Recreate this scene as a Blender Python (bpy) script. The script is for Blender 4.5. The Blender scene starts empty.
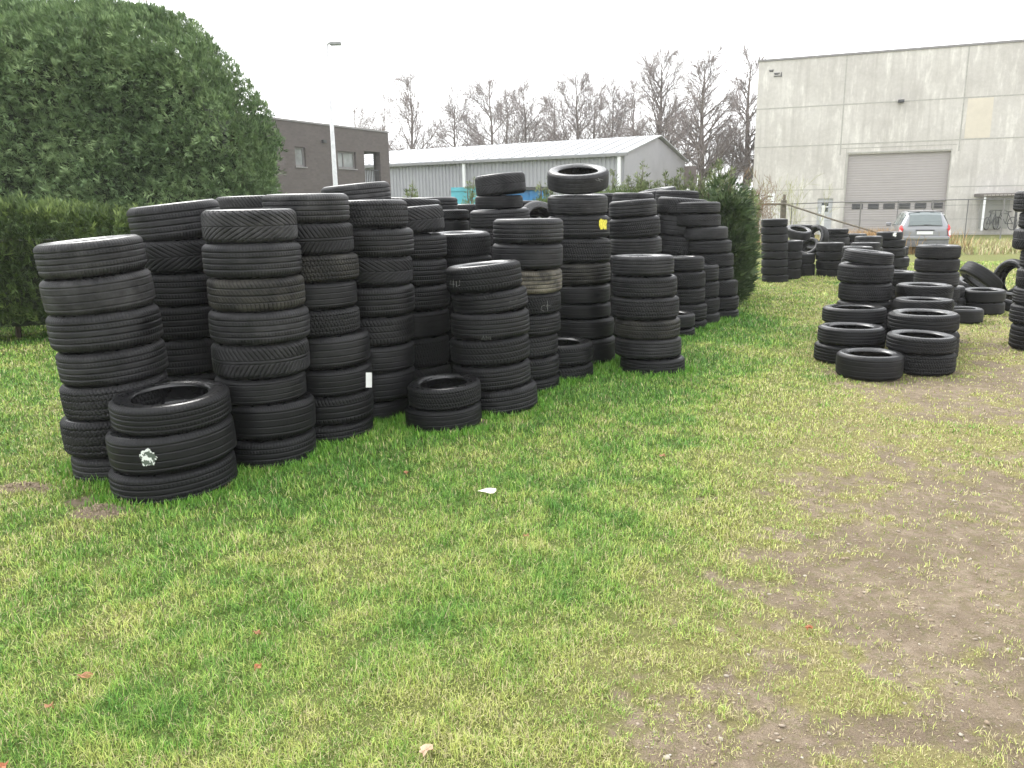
import bpy, bmesh, math, random
import numpy as np
from mathutils import Vector, Matrix
R = math.radians
PI = math.pi
random.seed(7)
rng = np.random.default_rng(11)
SC = bpy.context.scene
COL = SC.collection

# ------------------------------------------------------------------ camera
CAM_H = 1.6
FPX = 790.0
HOR = 177.0                      # the horizon lies this many pixels above the middle
PITCH = math.atan(HOR / FPX)
cd = bpy.data.cameras.new('camera')
cam = bpy.data.objects.new('camera', cd); COL.objects.link(cam)
cd.sensor_width = 36.0; cd.lens = 36.0 * FPX / 1024.0
cd.clip_start = 0.05; cd.clip_end = 3000.0
cam.location = (0, 0, CAM_H)
ROLL = R(0.9)                    # the picture is turned this much counter-clockwise
cam.rotation_euler = (Matrix.Rotation(PI / 2 - PITCH, 4, 'X') @ Matrix.Rotation(-ROLL, 4, 'Z')).to_euler()
SC.camera = cam

# ------------------------------------------------------------------ sky and sun
SUN_EL, SUN_AZ = 48.0, 335.0     # azimuth clockwise from +Y
w = bpy.data.worlds.new("World"); SC.world = w; w.use_nodes = True
nt = w.node_tree; nt.nodes.clear()
o_ = nt.nodes.new('ShaderNodeOutputWorld'); b_ = nt.nodes.new('ShaderNodeBackground')
s_ = nt.nodes.new('ShaderNodeTexSky'); s_.sky_type = 'NISHITA'; s_.sun_disc = False
s_.sun_elevation = R(SUN_EL); s_.sun_rotation = R(SUN_AZ); s_.dust_density = 6.0; s_.air_density = 1.0
hs = nt.nodes.new('ShaderNodeHueSaturation'); hs.inputs['Saturation'].default_value = 0.10
mx = nt.nodes.new('ShaderNodeMix'); mx.data_type = 'RGBA'; mx.inputs[0].default_value = 0.72
mx.inputs[7].default_value = (9.6, 9.8, 10.0, 1)      # the even cloud deck
nt.links.new(s_.outputs[0], hs.inputs['Color']); nt.links.new(hs.outputs[0], mx.inputs[6])
nt.links.new(mx.outputs[2], b_.inputs['Color']); nt.links.new(b_.outputs[0], o_.inputs[0])
b_.inputs['Strength'].default_value = 0.15
sl = bpy.data.lights.new('sun', 'SUN'); sl.energy = 1.2; sl.angle = R(25); sl.color = (1, 0.97, 0.92)
sun = bpy.data.objects.new('sun', sl); COL.objects.link(sun)
sd = Vector((math.sin(R(SUN_AZ)) * math.cos(R(SUN_EL)), math.cos(R(SUN_AZ)) * math.cos(R(SUN_EL)), math.sin(R(SUN_EL))))
sun.rotation_euler = sd.to_track_quat('Z', 'Y').to_euler()
sun.location = (0, 0, 30)
SC.view_settings.view_transform = 'Standard'; SC.view_settings.look = 'None'
SC.view_settings.exposure = 1.15; SC.view_settings.gamma = 1.0
SC.view_settings.use_curve_mapping = False
SC.cycles.volume_bounces = 1

# ------------------------------------------------------------------ pixel helpers (used to read real positions off the photograph)
SP, CP = math.sin(PITCH), math.cos(PITCH)
def ray(px, py):
    a = (px - 512.0) / FPX; c = (384.0 - py) / FPX
    u = a * math.cos(ROLL) + c * math.sin(ROLL); v = -a * math.sin(ROLL) + c * math.cos(ROLL)
    return Vector((u, CP + v * SP, -SP + v * CP))
def ground(px, py, z=0.0):
    d = ray(px, py); t = (z - CAM_H) / d.z
    return Vector((d.x * t, d.y * t, z))
def at(px, py, Y):
    d = ray(px, py); t = Y / d.y
    return Vector((d.x * t, Y, CAM_H + d.z * t))
def on_plane(px, py, A, B):
    """point of the upright plane through A and B (xy) seen at the pixel -> (distance along AB, z)"""
    d = ray(px, py)
    ab = Vector((B[0] - A[0], B[1] - A[1])); n = Vector((-ab.y, ab.x))
    t = (n.x * A[0] + n.y * A[1]) / (n.x * d.x + n.y * d.y)
    p = Vector((d.x * t, d.y * t))
    return (p - Vector((A[0], A[1]))).dot(ab.normalized()), CAM_H + d.z * t

# ------------------------------------------------------------------ noise
def _h(ix, iy, seed):
    n = (ix.astype(np.int64) * 374761393 + iy.astype(np.int64) * 668265263 + seed * 1274126177) & 0x7fffffff
    n = ((n ^ (n >> 13)) * 1274126177) & 0x7fffffff
    return ((n ^ (n >> 16)) & 0xffff) / 65535.0
def vnoise(x, y, seed=0):
    ix = np.floor(x); iy = np.floor(y); fx = x - ix; fy = y - iy
    fx = fx * fx * (3 - 2 * fx); fy = fy * fy * (3 - 2 * fy)
    a = _h(ix, iy, seed); b = _h(ix + 1, iy, seed); c = _h(ix, iy + 1, seed); d = _h(ix + 1, iy + 1, seed)
    return (a * (1 - fx) + b * fx) * (1 - fy) + (c * (1 - fx) + d * fx) * fy
def fbm(x, y, seed=0, oct=4):
    s = 0; a = 0.5; t = 0
    for k in range(oct):
        s = s + a * vnoise(x, y, seed + k * 17); t += a; a *= 0.5; x = x * 2.03 + 5.1; y = y * 2.03 + 9.7
    return s / t
def smooth(a, b, x):
    t = np.clip((x - a) / (b - a), 0, 1); return t * t * (3 - 2 * t)

# ------------------------------------------------------------------ materials
class NB:
    def __init__(s, name):
        s.m = bpy.data.materials.new(name); s.m.use_nodes = True
        s.t = s.m.node_tree; s.p = s.t.nodes['Principled BSDF']
    def n(s, kind, **kw):
        x = s.t.nodes.new(kind)
        for k, v in kw.items(): setattr(x, k, v)
        return x
    def l(s, a, b): s.t.links.new(a, b)
    def noise(s, scale, detail=4, rough=0.6, coord='Object', vec=None):
        x = s.n('ShaderNodeTexNoise'); x.inputs['Scale'].default_value = scale
        x.inputs['Detail'].default_value = detail; x.inputs['Roughness'].default_value = rough
        s.l(vec if vec is not None else s.coord(coord), x.inputs['Vector']); return x
    def coord(s, c='Object'):
        if not hasattr(s, 'tc'): s.tc = s.n('ShaderNodeTexCoord')
        return s.tc.outputs[c]
    def mapping(s, scale=(1, 1, 1), c='Object', vec=None):
        m = s.n('ShaderNodeMapping'); m.inputs['Scale'].default_value = scale
        s.l(vec if vec is not None else s.coord(c), m.inputs['Vector']); return m.outputs[0]
    def ramp(s, src, stops):
        r = s.n('ShaderNodeValToRGB'); s.l(src, r.inputs[0])
        e = r.color_ramp.elements
        while len(e) < len(stops): e.new(0.5)
        for i, (p, c) in enumerate(stops):
            e[i].position = p; e[i].color = (*c, 1) if len(c) == 3 else c
        return r.outputs[0]
    def mix(s, f, a, b, mode='MIX'):
        m = s.n('ShaderNodeMix', data_type='RGBA', blend_type=mode)
        for k, v in ((0, f), (6, a), (7, b)):
            if isinstance(v, (int, float)): m.inputs[k].default_value = v
            elif isinstance(v, tuple): m.inputs[k].default_value = (*v, 1)
            else: s.l(v, m.inputs[k])
        return m.outputs[2]
    def math(s, op, a, b=0.0, clamp=False):
        m = s.n('ShaderNodeMath', operation=op); m.use_clamp = clamp
        for k, v in ((0, a), (1, b)):
            if isinstance(v, (int, float)): m.inputs[k].default_value = v
            else: s.l(v, m.inputs[k])
        return m.outputs[0]
    def bump(s, h, strength=0.3, dist=0.01):
        b = s.n('ShaderNodeBump'); b.inputs['Strength'].default_value = strength
        b.inputs['Distance'].default_value = dist; s.l(h, b.inputs['Height']); s.l(b.outputs[0], s.p.inputs['Normal'])
    def base(s, v):
        if isinstance(v, tuple): s.p.inputs['Base Color'].default_value = (*v, 1)
        else: s.l(v, s.p.inputs['Base Color'])
    def rough(s, v):
        if isinstance(v, (int, float)): s.p.inputs['Roughness'].default_value = v
        else: s.l(v, s.p.inputs['Roughness'])

def simple(name, c, r=0.6, metal=0.0, var=0.15, scale=8.0, bump=0.0):
    b = NB(name); n = b.noise(scale, 5)
    lo = tuple(x * (1 - var) for x in c); hi = tuple(min(1, x * (1 + var)) for x in c)
    b.base(b.ramp(n.outputs[0], [(0.3, lo), (0.7, hi)])); b.rough(r); b.p.inputs['Metallic'].default_value = metal
    if bump: b.bump(n.outputs[0], bump)
    return b.m

def rubber(name, tread):
    b = NB(name)
    oi = b.n('ShaderNodeObjectInfo')
    at_ = b.n('ShaderNodeAttribute', attribute_name='wear')
    off = b.n('ShaderNodeVectorMath', operation='ADD')
    b.l(b.coord('Object'), off.inputs[0])
    rnd = b.n('ShaderNodeVectorMath', operation='SCALE'); rnd.inputs[0].default_value = (17, 31, 47)
    b.l(oi.outputs['Random'], rnd.inputs['Scale']); b.l(rnd.outputs[0], off.inputs[1])
    v = off.outputs[0]
    n1 = b.noise(5.0, 5, 0.65, vec=v); n2 = b.noise(28.0, 4, 0.6, vec=v); n3 = b.noise(3.0, 3, 0.6, vec=b.mapping((1, 1, 2.2), vec=v))
    # rubber with a film of dust: dusty grey on the raised rubber, black in the grooves
    film = b.ramp(n1.outputs[0], [(0.36, (0.12,) * 3), (0.64, (1,) * 3)])
    fine = b.ramp(n2.outputs[0], [(0.3, (0.55,) * 3), (0.7, (1,) * 3)])
    dust = b.math('MULTIPLY', film, fine)
    if tread: dust = b.math('MULTIPLY', dust, b.math('ADD', b.math('MULTIPLY', at_.outputs['Fac'], 0.9), 0.1))
    dust = b.math('MULTIPLY', dust, 0.9 if tread else 0.5)
    col = b.mix(dust, (0.005, 0.005, 0.0055), oi.outputs['Color'])
    wet = b.ramp(n3.outputs[0], [(0.60, (0,) * 3), (0.645, (1,) * 3)])
    col = b.mix(b.math('MULTIPLY', wet, 0.55), col, (0.005, 0.005, 0.006))
    b.base(col)
    b.rough(b.math('SUBTRACT', b.math('ADD', b.math('MULTIPLY', n2.outputs[0], 0.25), 0.40 if tread else 0.17), b.math('MULTIPLY', wet, 0.12)))
    b.p.inputs['Specular IOR Level'].default_value = 0.22 if tread else 0.62
    b.bump(n2.outputs[0], 0.25 if tread else 0.12, 0.004)
    return b.m
M_TREAD = rubber('tread_rubber', True)
M_SIDE = rubber('sidewall_rubber', False)

# ------------------------------------------------------------------ object helpers
def link(o, parent=None):
    COL.objects.link(o)
    if parent is not None: o.parent = parent
    return o
def empty(name, loc=(0, 0, 0), rz=0.0):
    o = bpy.data.objects.new(name, None); COL.objects.link(o); o.empty_display_size = 0.1
    o.location = loc; o.rotation_euler = (0, 0, rz); return o
def tag(o, label, cat=None, group=None, kind=None):
    if label: o['label'] = label
    if cat: o['category'] = cat
    if group: o['group'] = group
    if kind: o['kind'] = kind
    return o
def np_mesh(name, V, F, mats, parent=None, smooth_=False, attrs=None, mi=None):
    """V (n,3); F (m,k) array or a list of such arrays"""
    me = bpy.data.meshes.new(name)
    V = np.asarray(V, dtype=np.float32)
    Fs = F if isinstance(F, list) else [F]
    Fs = [np.asarray(f, dtype=np.int32) for f in Fs if len(f)]
    tot = np.concatenate([np.full(len(f), f.shape[1], dtype=np.int32) for f in Fs])
    loops = np.concatenate([f.ravel() for f in Fs])
    me.vertices.add(len(V)); me.vertices.foreach_set('co', V.ravel())
    me.loops.add(len(loops)); me.loops.foreach_set('vertex_index', loops)
    me.polygons.add(len(tot))
    st = np.concatenate([[0], np.cumsum(tot)[:-1]]).astype(np.int32)
    me.polygons.foreach_set('loop_start', st); me.polygons.foreach_set('loop_total', tot)
    if mi is not None: me.polygons.foreach_set('material_index', np.asarray(mi, dtype=np.int32))
    me.update(calc_edges=True)
    if smooth_: me.polygons.foreach_set('use_smooth', np.ones(len(tot), dtype=bool))
    for k, a in (attrs or {}).items():
        a = np.asarray(a, dtype=np.float32)
        if a.ndim == 1:
            at_ = me.attributes.new(k, 'FLOAT', 'POINT'); at_.data.foreach_set('value', a)
        else:
            at_ = me.attributes.new(k, 'FLOAT_COLOR', 'POINT')
            if a.shape[1] == 3: a = np.concatenate([a, np.ones((len(a), 1), np.float32)], 1)
            at_.data.foreach_set('color', a.ravel())
    for m in (mats if isinstance(mats, (list, tuple)) else [mats]): me.materials.append(m)
    o = bpy.data.objects.new(name, me)
    return link(o, parent)
class MB:
    """collects boxes, prisms and tubes into one mesh"""
    def __init__(s): s.v = []; s.f = []
    def quad(s, *p):
        i = len(s.v); s.v += [tuple(q) for q in p]; s.f.append(tuple(range(i, i + len(p))))
    def box(s, a, b):
        (x0, y0, z0), (x1, y1, z1) = a, b
        i = len(s.v)
        s.v += [(x0, y0, z0), (x1, y0, z0), (x1, y1, z0), (x0, y1, z0), (x0, y0, z1), (x1, y0, z1), (x1, y1, z1), (x0, y1, z1)]
        s.f += [tuple(i + k for k in q) for q in ((0, 3, 2, 1), (4, 5, 6, 7), (0, 1, 5, 4), (1, 2, 6, 5), (2, 3, 7, 6), (3, 0, 4, 7))]
    def tube(s, pts, rad, n=8, closed=False, cap=True):
        pts = [Vector(p) for p in pts]; m = len(pts)
        rad = rad if isinstance(rad, (list, tuple)) else [rad] * m
        i0 = len(s.v)
        for k, p in enumerate(pts):
            if closed: t = pts[(k + 1) % m] - pts[k - 1]
            else: t = pts[min(k + 1, m - 1)] - pts[max(k - 1, 0)]
            t.normalize()
            a = Vector((0, 0, 1)) if abs(t.z) < 0.9 else Vector((1, 0, 0))
            e = t.cross(a).normalized(); g = t.cross(e)
            for j in range(n):
                q = 2 * PI * j / n
                s.v.append(tuple(p + (e * math.cos(q) + g * math.sin(q)) * rad[k]))
        for k in range(m if closed else m - 1):
            for j in range(n):
                k2 = (k + 1) % m
                s.f.append((i0 + k * n + j, i0 + k * n + (j + 1) % n, i0 + k2 * n + (j + 1) % n, i0 + k2 * n + j))
        if cap and not closed:
            s.f.append(tuple(i0 + j for j in range(n))[::-1]); s.f.append(tuple(i0 + (m - 1) * n + j for j in range(n)))
    def lathe(s, prof, n=32, M=None, closed=False):
        i0 = len(s.v); m = len(prof)
        for j in range(n):
            a = 2 * PI * j / n
            for (r, z) in prof:
                p = Vector((r * math.cos(a), r * math.sin(a), z))
                s.v.append(tuple(M @ p if M else p))
        for j in range(n):
            for k in range(m if closed else m - 1):
                k2 = (k + 1) % m; j2 = (j + 1) % n
                s.f.append((i0 + j * m + k, i0 + j2 * m + k, i0 + j2 * m + k2, i0 + j * m + k2))
    def build(s, name, mat, parent=None, smooth_=False, bevel=0.0, M=None):
        me = bpy.data.meshes.new(name); me.from_pydata(s.v, [], s.f)
        bm = bmesh.new(); bm.from_mesh(me); bmesh.ops.recalc_face_normals(bm, faces=bm.faces)
        if bevel: bmesh.ops.bevel(bm, geom=list(bm.edges), offset=bevel, segments=2, affect='EDGES', profile=0.5)
        if M is not None: bm.transform(M)
        bm.to_mesh(me); bm.free()
        if smooth_: me.polygons.foreach_set('use_smooth', [True] * len(me.polygons))
        me.materials.append(mat)
        return link(bpy.data.objects.new(name, me), parent)

# ------------------------------------------------------------------ the damp winter air
def haze(density):
    mb = MB(); mb.box((-430, -70, -1.2), (430, 450, 24)); m = bpy.data.materials.new('damp_air'); m.use_nodes = True; t = m.node_tree; t.nodes.clear()
    o = t.nodes.new('ShaderNodeOutputMaterial'); v = t.nodes.new('ShaderNodeVolumePrincipled'); v.inputs['Color'].default_value = (.95, .96, .97, 1); v.inputs['Density'].default_value = density
    v.inputs['Anisotropy'].default_value = 0.2; t.links.new(v.outputs[0], o.inputs['Volume'])
    h = mb.build('haze', m); tag(h, 'thin damp winter air', 'haze', kind='stuff'); return h
haze(0.0007)
# ------------------------------------------------------------------ the ground: soil and grass pattern in metres
_ys = np.array([ground(x, y).y for x, y in ((800, 300), (820, 380), (782, 430), (752, 520), (700, 590), (625, 650), (585, 768))])[::-1]
_xs = np.array([ground(x, y).x for x, y in ((800, 300), (820, 380), (782, 430), (752, 520), (700, 590), (625, 650), (585, 768))])[::-1]
def blob(x, y, px, py, rx, ry):
    c = ground(px, py); return np.exp(-(((x - c.x) / rx) ** 2 + ((y - c.y) / ry) ** 2))
def worn(x, y):
    """1 on the trodden track where the turf is thin and yellow"""
    xl = np.interp(y, _ys, _xs)
    return smooth(-0.6, 0.7, x - xl + 0.5 * (fbm(x * 1.3, y * 1.3, 13, 3) - 0.5)) * (1 - 0.7 * smooth(10.0, 15.0, y))
def soil(x, y):
    """0 = closed turf, 1 = bare earth"""
    xl = np.interp(y, _ys, _xs)
    s = smooth(-0.45, 0.95, x - xl) * (1 - smooth(5.6, 8.0, y) * 0.35)
    s = s * (1 - 0.75 * smooth(10.0, 14.0, y))
    n = fbm(x * 1.7, y * 1.7, 3, 4)
    n2 = fbm(x * 7, y * 7, 9, 3)
    n3 = fbm(x * 24, y * 24, 19, 2)
    r = s * 0.80 + (n - 0.5) * 1.25 + (n2 - 0.5) * 1.45 + (n3 - 0.5) * 0.75 - 0.20
    r = r - 1.0 * blob(x, y, 965, 435, 0.85, 0.42) - 0.75 * blob(x, y, 815, 690, 0.16, 0.13) - 0.7 * blob(x, y, 900, 700, 0.14, 0.10) - 0.5 * blob(x, y, 940, 755, 0.25, 0.08) - 0.4 * blob(x, y, 850, 650, 0.12, 0.08)
    r = r - 0.7 * blob(x, y, 740, 716, 0.07, 0.06) - 0.6 * blob(x, y, 960, 650, 0.12, 0.1) - 0.6 * blob(x, y, 690, 650, 0.25, 0.12)
    r = r + 0.65 * blob(x, y, 950, 570, 0.9, 0.8) + 0.3 * blob(x, y, 1000, 700, 0.5, 0.4) + 0.3 * blob(x, y, 930, 385, 0.9, 0.5)
    r = np.where(s < 0.05, -1, r) * 1.0
    r = np.where(s < 0.3, r - (0.3 - s) * 1.2, r)
    for px, py, a, b in ((20, 488, 0.22, 0.10), (98, 512, 0.17, 0.10), (88, 500, 0.1, 0.1), (480, 425, 0.09, 0.06), (700, 497, 0.10, 0.03)):
        r = np.maximum(r, 1.4 * blob(x, y, px, py, a, b) - 0.1 + (n2 - 0.5) * 0.8)
    return np.clip(smooth(0.08, 0.72, r), 0, 1)
def lush(x, y):
    """0 = yellowed thin grass, 1 = deep green"""
    n = fbm(x * 0.9 + 4, y * 0.9, 21, 3); n2 = fbm(x * 3.1, y * 3.1, 33, 3)
    d = x - np.interp(y, _ys, _xs)
    g = 0.60 + (n - 0.5) * 1.0 + (n2 - 0.5) * 1.1 - 0.45 * smooth(-1.2, 0.0, d)
    g = g + 0.55 * blob(x, y, 965, 435, 1.0, 0.5) + 0.3 * blob(x, y, 835, 700, 0.35, 0.2) - 0.35 * smooth(0.0, 0.8, d) * smooth(12, 8, y)
    # the richer strip right in front of the wall of tyres
    a = ground(250, 480); b = ground(720, 320)
    t = np.clip(((x - a.x) * (b.x - a.x) + (y - a.y) * (b.y - a.y)) / ((b.x - a.x) ** 2 + (b.y - a.y) ** 2), 0, 1)
    dd = np.hypot(x - (a.x + t * (b.x - a.x)), y - (a.y + t * (b.y - a.y)))
    g = g + 0.55 * np.exp(-(dd / 0.7) ** 2)
    g = g - 0.35 * smooth(-0.5, -3.5, x) * smooth(7, 3.5, y) * 0.5
    return np.clip(g, 0, 1)
def height(x, y):
    near = np.exp(-((np.hypot(x, y) / 14) ** 2))
    so = soil(x, y)
    h = (fbm(x * 1.3, y * 1.3, 5, 3) - 0.5) * 0.03 + (fbm(x * 9, y * 9, 8, 3) - 0.5) * 0.014 * (0.5 + 1.6 * so) - so * 0.010
    for px, py, a in ((20, 488, 0.12), (98, 512, 0.11), (480, 424, 0.07)):
        h = h + 0.05 * blob(x, y, px, py, a, a * 0.8) * (0.4 + fbm(x * 25, y * 25, 2, 2))
    return h * near - 0.28 * smooth(20, 25, y)

def axis(lo, hi, dense_lo, dense_hi, step, grow=1.09):
    a = list(np.arange(dense_lo, dense_hi, step)); s = step; p = dense_hi
    while p < hi: a.append(p); s = min(s * grow, 40); p += s
    a.append(hi); s = step; p = dense_lo - step; b = []
    while p > lo: b.append(p); s = min(s * grow, 40); p -= s
    b.append(lo); return np.array(sorted(b + a))
gx = axis(-420, 420, -4.5, 6.0, 0.03); gy = axis(-60, 440, 1.2, 9.0, 0.03)
GX, GY = np.meshgrid(gx, gy); fx, fy = GX.ravel(), GY.ravel()
so = soil(fx, fy); lu = lush(fx, fy); hz = height(fx, fy); wo = worn(fx, fy)
nx, ny = len(gx), len(gy)
idx = np.arange(nx * ny).reshape(ny, nx)
F = np.stack([idx[:-1, :-1], idx[:-1, 1:], idx[1:, 1:], idx[1:, :-1]], -1).reshape(-1, 4)
b = NB('ground_turf')
a1 = b.n('ShaderNodeAttribute', attribute_name='soil'); a2 = b.n('ShaderNodeAttribute', attribute_name='lush')
n1 = b.noise(14, 6, 0.65); n2 = b.noise(90, 4, 0.7); n3 = b.noise(2.2, 5, 0.6); n4 = b.noise(260, 3, 0.7)
earth = b.ramp(n1.outputs[0], [(0.25, (0.145, 0.110, 0.078)), (0.5, (0.285, 0.222, 0.160)), (0.78, (0.41, 0.335, 0.25))])
earth = b.mix(b.ramp(n3.outputs[0], [(0.42, (0,) * 3), (0.62, (0.75,) * 3)]), earth, (0.17, 0.128, 0.09))
cl = b.noise(24, 6, 0.75); earth = b.mix(b.ramp(cl.outputs[0], [(0.50, (0,) * 3), (0.62, (0.65,) * 3)]), earth, (0.155, 0.150, 0.062))
n5 = b.noise(480, 2, 0.7); earth = b.mix(b.ramp(n5.outputs[0], [(0.60, (0,) * 3), (0.68, (0.7,) * 3)]), earth, (0.36, 0.31, 0.23))
earth = b.mix(b.ramp(n4.outputs[0], [(0.35, (0.5,) * 3), (0.6, (0,) * 3)]), earth, (0.10, 0.075, 0.05))
turf_d = b.ramp(n2.outputs[0], [(0.3, (0.035, 0.070, 0.012)), (0.7, (0.09, 0.16, 0.025))])  # kept dark: the shade in gaps between blades is put into this colour
turf_y = b.ramp(n2.outputs[0], [(0.3, (0.07, 0.085, 0.022)), (0.7, (0.18, 0.20, 0.055))])
turf = b.mix(a2.outputs['Fac'], turf_y, turf_d)
a3 = b.n('ShaderNodeAttribute', attribute_name='worn')
moss = b.ramp(b.noise(45, 5, 0.7).outputs[0], [(0.3, (0.16, 0.135, 0.065)), (0.55, (0.27, 0.235, 0.10)), (0.75, (0.32, 0.31, 0.12))])
turf = b.mix(b.math('MULTIPLY', a3.outputs['Fac'], 0.85), turf, moss)
col = b.mix(b.math('ADD', b.math('MULTIPLY', a1.outputs['Fac'], 1.15), b.math('MULTIPLY', b.math('SUBTRACT', n1.outputs[0], 0.53), 2.2), True), turf, earth)
b.base(col); b.rough(0.95); b.bump(b.math('ADD', n2.outputs[0], b.math('MULTIPLY', n1.outputs[0], 1.5)), 1.0, 0.02)
b.p.inputs['Specular IOR Level'].default_value = 0.2
g_o = np_mesh('ground', np.stack([fx, fy, hz], 1), F, b.m, smooth_=True, attrs={'soil': so, 'lush': lu, 'worn': wo})
tag(g_o, None, kind='structure')

# ------------------------------------------------------------------ grass blades
b = NB('grass_blade')
ca = b.n('ShaderNodeAttribute', attribute_name='tint'); b.base(ca.outputs['Color']); b.rough(0.55)
b.p.inputs['Specular IOR Level'].default_value = 0.25
b.p.inputs['Subsurface Weight'].default_value = 0.0
M_BLADE = b.m
def blades(x, y, L, wd, tint, name, lean=0.9, z0=None):
    n = len(x)
    a = rng.random(n) * 2 * PI; fa = a + PI / 2 + rng.normal(0, 0.5, n)
    le = np.abs(rng.normal(0, lean, n)) + 0.25
    z = height(x, y) if z0 is None else z0
    dx, dy = np.cos(a), np.sin(a); wx, wy = np.cos(fa) * wd / 2, np.sin(fa) * wd / 2
    hh = L * np.cos(np.minimum(le, 1.35)); rr = L * np.sin(np.minimum(le, 1.35))
    P = np.zeros((n, 5, 3), np.float32)
    P[:, 0] = np.stack([x - wx, y - wy, z - 0.004], 1); P[:, 1] = np.stack([x + wx, y + wy, z - 0.004], 1)
    mxx, myy, mz = x + dx * rr * 0.36, y + dy * rr * 0.36, z + hh * 0.62
    P[:, 2] = np.stack([mxx + wx * 0.8, myy + wy * 0.8, mz], 1); P[:, 3] = np.stack([mxx - wx * 0.8, myy - wy * 0.8, mz], 1)
    P[:, 4] = np.stack([x + dx * rr, y + dy * rr, z + hh], 1)
    i = np.arange(n)[:, None] * 5
    Q = i + np.array([[0, 1, 2, 3]]); T = i + np.array([[3, 2, 4]])
    o = np_mesh(name, P.reshape(-1, 3), [Q, T], M_BLADE, attrs={'tint': np.repeat(tint, 5, 0)})
    return o
N = 1300000
u = rng.random(N)
d = (1.45 ** 0.45 + u * (26 ** 0.45 - 1.45 ** 0.45)) ** (1 / 0.45)
az = (rng.random(N) - 0.5) * 2 * R(44)
x, y = d * np.sin(az), d * np.cos(az)
so = soil(x, y); lu = lush(x, y); wo = worn(x, y)
clump = fbm(x * 11, y * 11, 77, 2)
dry_zone = smooth(14, 20, y)
micro = smooth(.50, .62, fbm(x * 17, y * 17, 88, 3))
keep = rng.random(N) < np.clip(1.02 - so * (0.93 - 0.55 * micro), 0.07, 1) ** 1.2 * np.clip(0.10 + 1.8 * clump, 0.5, 1) * (1 - 0.40 * wo)
x, y, d, so, lu, clump, dry_zone, wo = [v[keep] for v in (x, y, d, so, lu, clump, dry_zone, wo)]
n = len(x)
L = (0.010 + 0.016 * lu + 0.036 * clump ** 1.5) * (0.6 + 0.8 * rng.random(n)) * (1 - 0.35 * np.maximum(so, wo)) * (1 + 0.02 * d)
wd = (0.0019 + 0.0014 * rng.random(n)) * np.clip(d / 3.2, 0.8, 7)
deep = np.array([0.090, 0.215, 0.036]); mid = np.array([0.215, 0.370, 0.060]); yel = np.array([0.42, 0.46, 0.13]); dry = np.array([0.52, 0.46, 0.25])
t = np.clip(lu - 0.35 * so + rng.normal(0, 0.30, n) + 1.1 * (fbm(x * 9, y * 9, 61, 3) - 0.5), 0, 1)[:, None]
tint = np.where(t > 0.5, mid + (deep - mid) * (t - 0.5) * 2, yel + (mid - yel) * t * 2)
isdry = rng.random(n) < (0.06 + 0.15 * wo + 0.16 * so + 0.22 * (1 - lu) ** 2)
tint = np.where(isdry[:, None], dry * (0.7 + 0.5 * rng.random((n, 1))), tint * (0.5 + 0.95 * rng.random((n, 1))))  # the brightness spread also paints shaded blades among bright ones
go = blades(x, y, L, wd, tint, 'grass'); tag(go, 'short trodden grass, green to yellow, over the yard', 'grass', kind='stuff')
# ------------------------------------------------------------------ tyres
TR, TW = 0.32, 0.225        # radius and width of the modelled tyre
def tread_depth(kind, th, s):
    """groove depth 0..1 on the tread; th angle, s across the tread -1..1"""
    D = np.zeros_like(s)
    def line(c, wd): return np.clip(1.4 - np.abs(s - c) / wd * 1.4, 0, 1)
    def teeth(n, phase=0.0, wd=0.25):
        q = (th * n / (2 * PI) + phase) % 1.0
        return (np.abs(q - 0.5) > 0.5 - wd / 2).astype(float)
    a = np.abs(s)
    if kind == 0:      # four straight grooves, slits on the shoulders
        for c in (-0.52, -0.18, 0.18, 0.52): D = np.maximum(D, line(c, 0.055))
        D = np.maximum(D, teeth(96, 0, 0.28) * (a > 0.66) * 0.8)
        D = np.maximum(D, teeth(96, s * 0.6, 0.2) * (a < 0.5) * (a > 0.22) * 0.35)
    elif kind == 1:    # arrow pattern
        for c in (-0.1, 0.1): D = np.maximum(D, line(c, 0.05))
        D = np.maximum(D, teeth(60, a * 2.2, 0.30) * (a > 0.14) * 0.9)
    elif kind == 2:    # three grooves and curved slanting slits
        for c in (-0.45, 0.0, 0.45): D = np.maximum(D, line(c, 0.06))
        D = np.maximum(D, teeth(72, s * 1.2 + s * s * 0.5, 0.24) * (a > 0.52) * 0.85)
        D = np.maximum(D, teeth(72, s * 2.6, 0.2) * (a < 0.4) * 0.5)
    elif kind == 3:    # winter blocks
        for c in (-0.6, -0.25, 0.25, 0.6): D = np.maximum(D, line(c + 0.025 * np.sign(np.sin(th * 60)), 0.06))
        D = np.maximum(D, teeth(80, np.floor(s * 2.6 + 9) * 0.37 + 0.5 * s, 0.26))
    elif kind == 4:    # worn, thin straight grooves
        for c in (-0.62, -0.22, 0.22, 0.62): D = np.maximum(D, line(c, 0.035) * 0.7)
        D = np.maximum(D, teeth(110, 0, 0.22) * (a > 0.78) * 0.4)
    elif kind == 5:    # wide slanting herringbone
        D = np.maximum(D, line(0.0, 0.04))
        D = np.maximum(D, teeth(38, a * 3.4, 0.22)); D = np.maximum(D, teeth(76, 0, 0.2) * (a > 0.75) * 0.7)
    elif kind == 6:    # three grooves, one ribbed side
        for c in (-0.5, -0.05, 0.38): D = np.maximum(D, line(c, 0.065))
        D = np.maximum(D, teeth(84, s * 1.5, 0.26) * (s > 0.5) * 0.8); D = np.maximum(D, teeth(64, s * 0.8, 0.18) * (s < -0.58) * 0.8)
        D = np.maximum(D, line(-0.76, 0.02) * 0.6)
    return D
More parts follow.
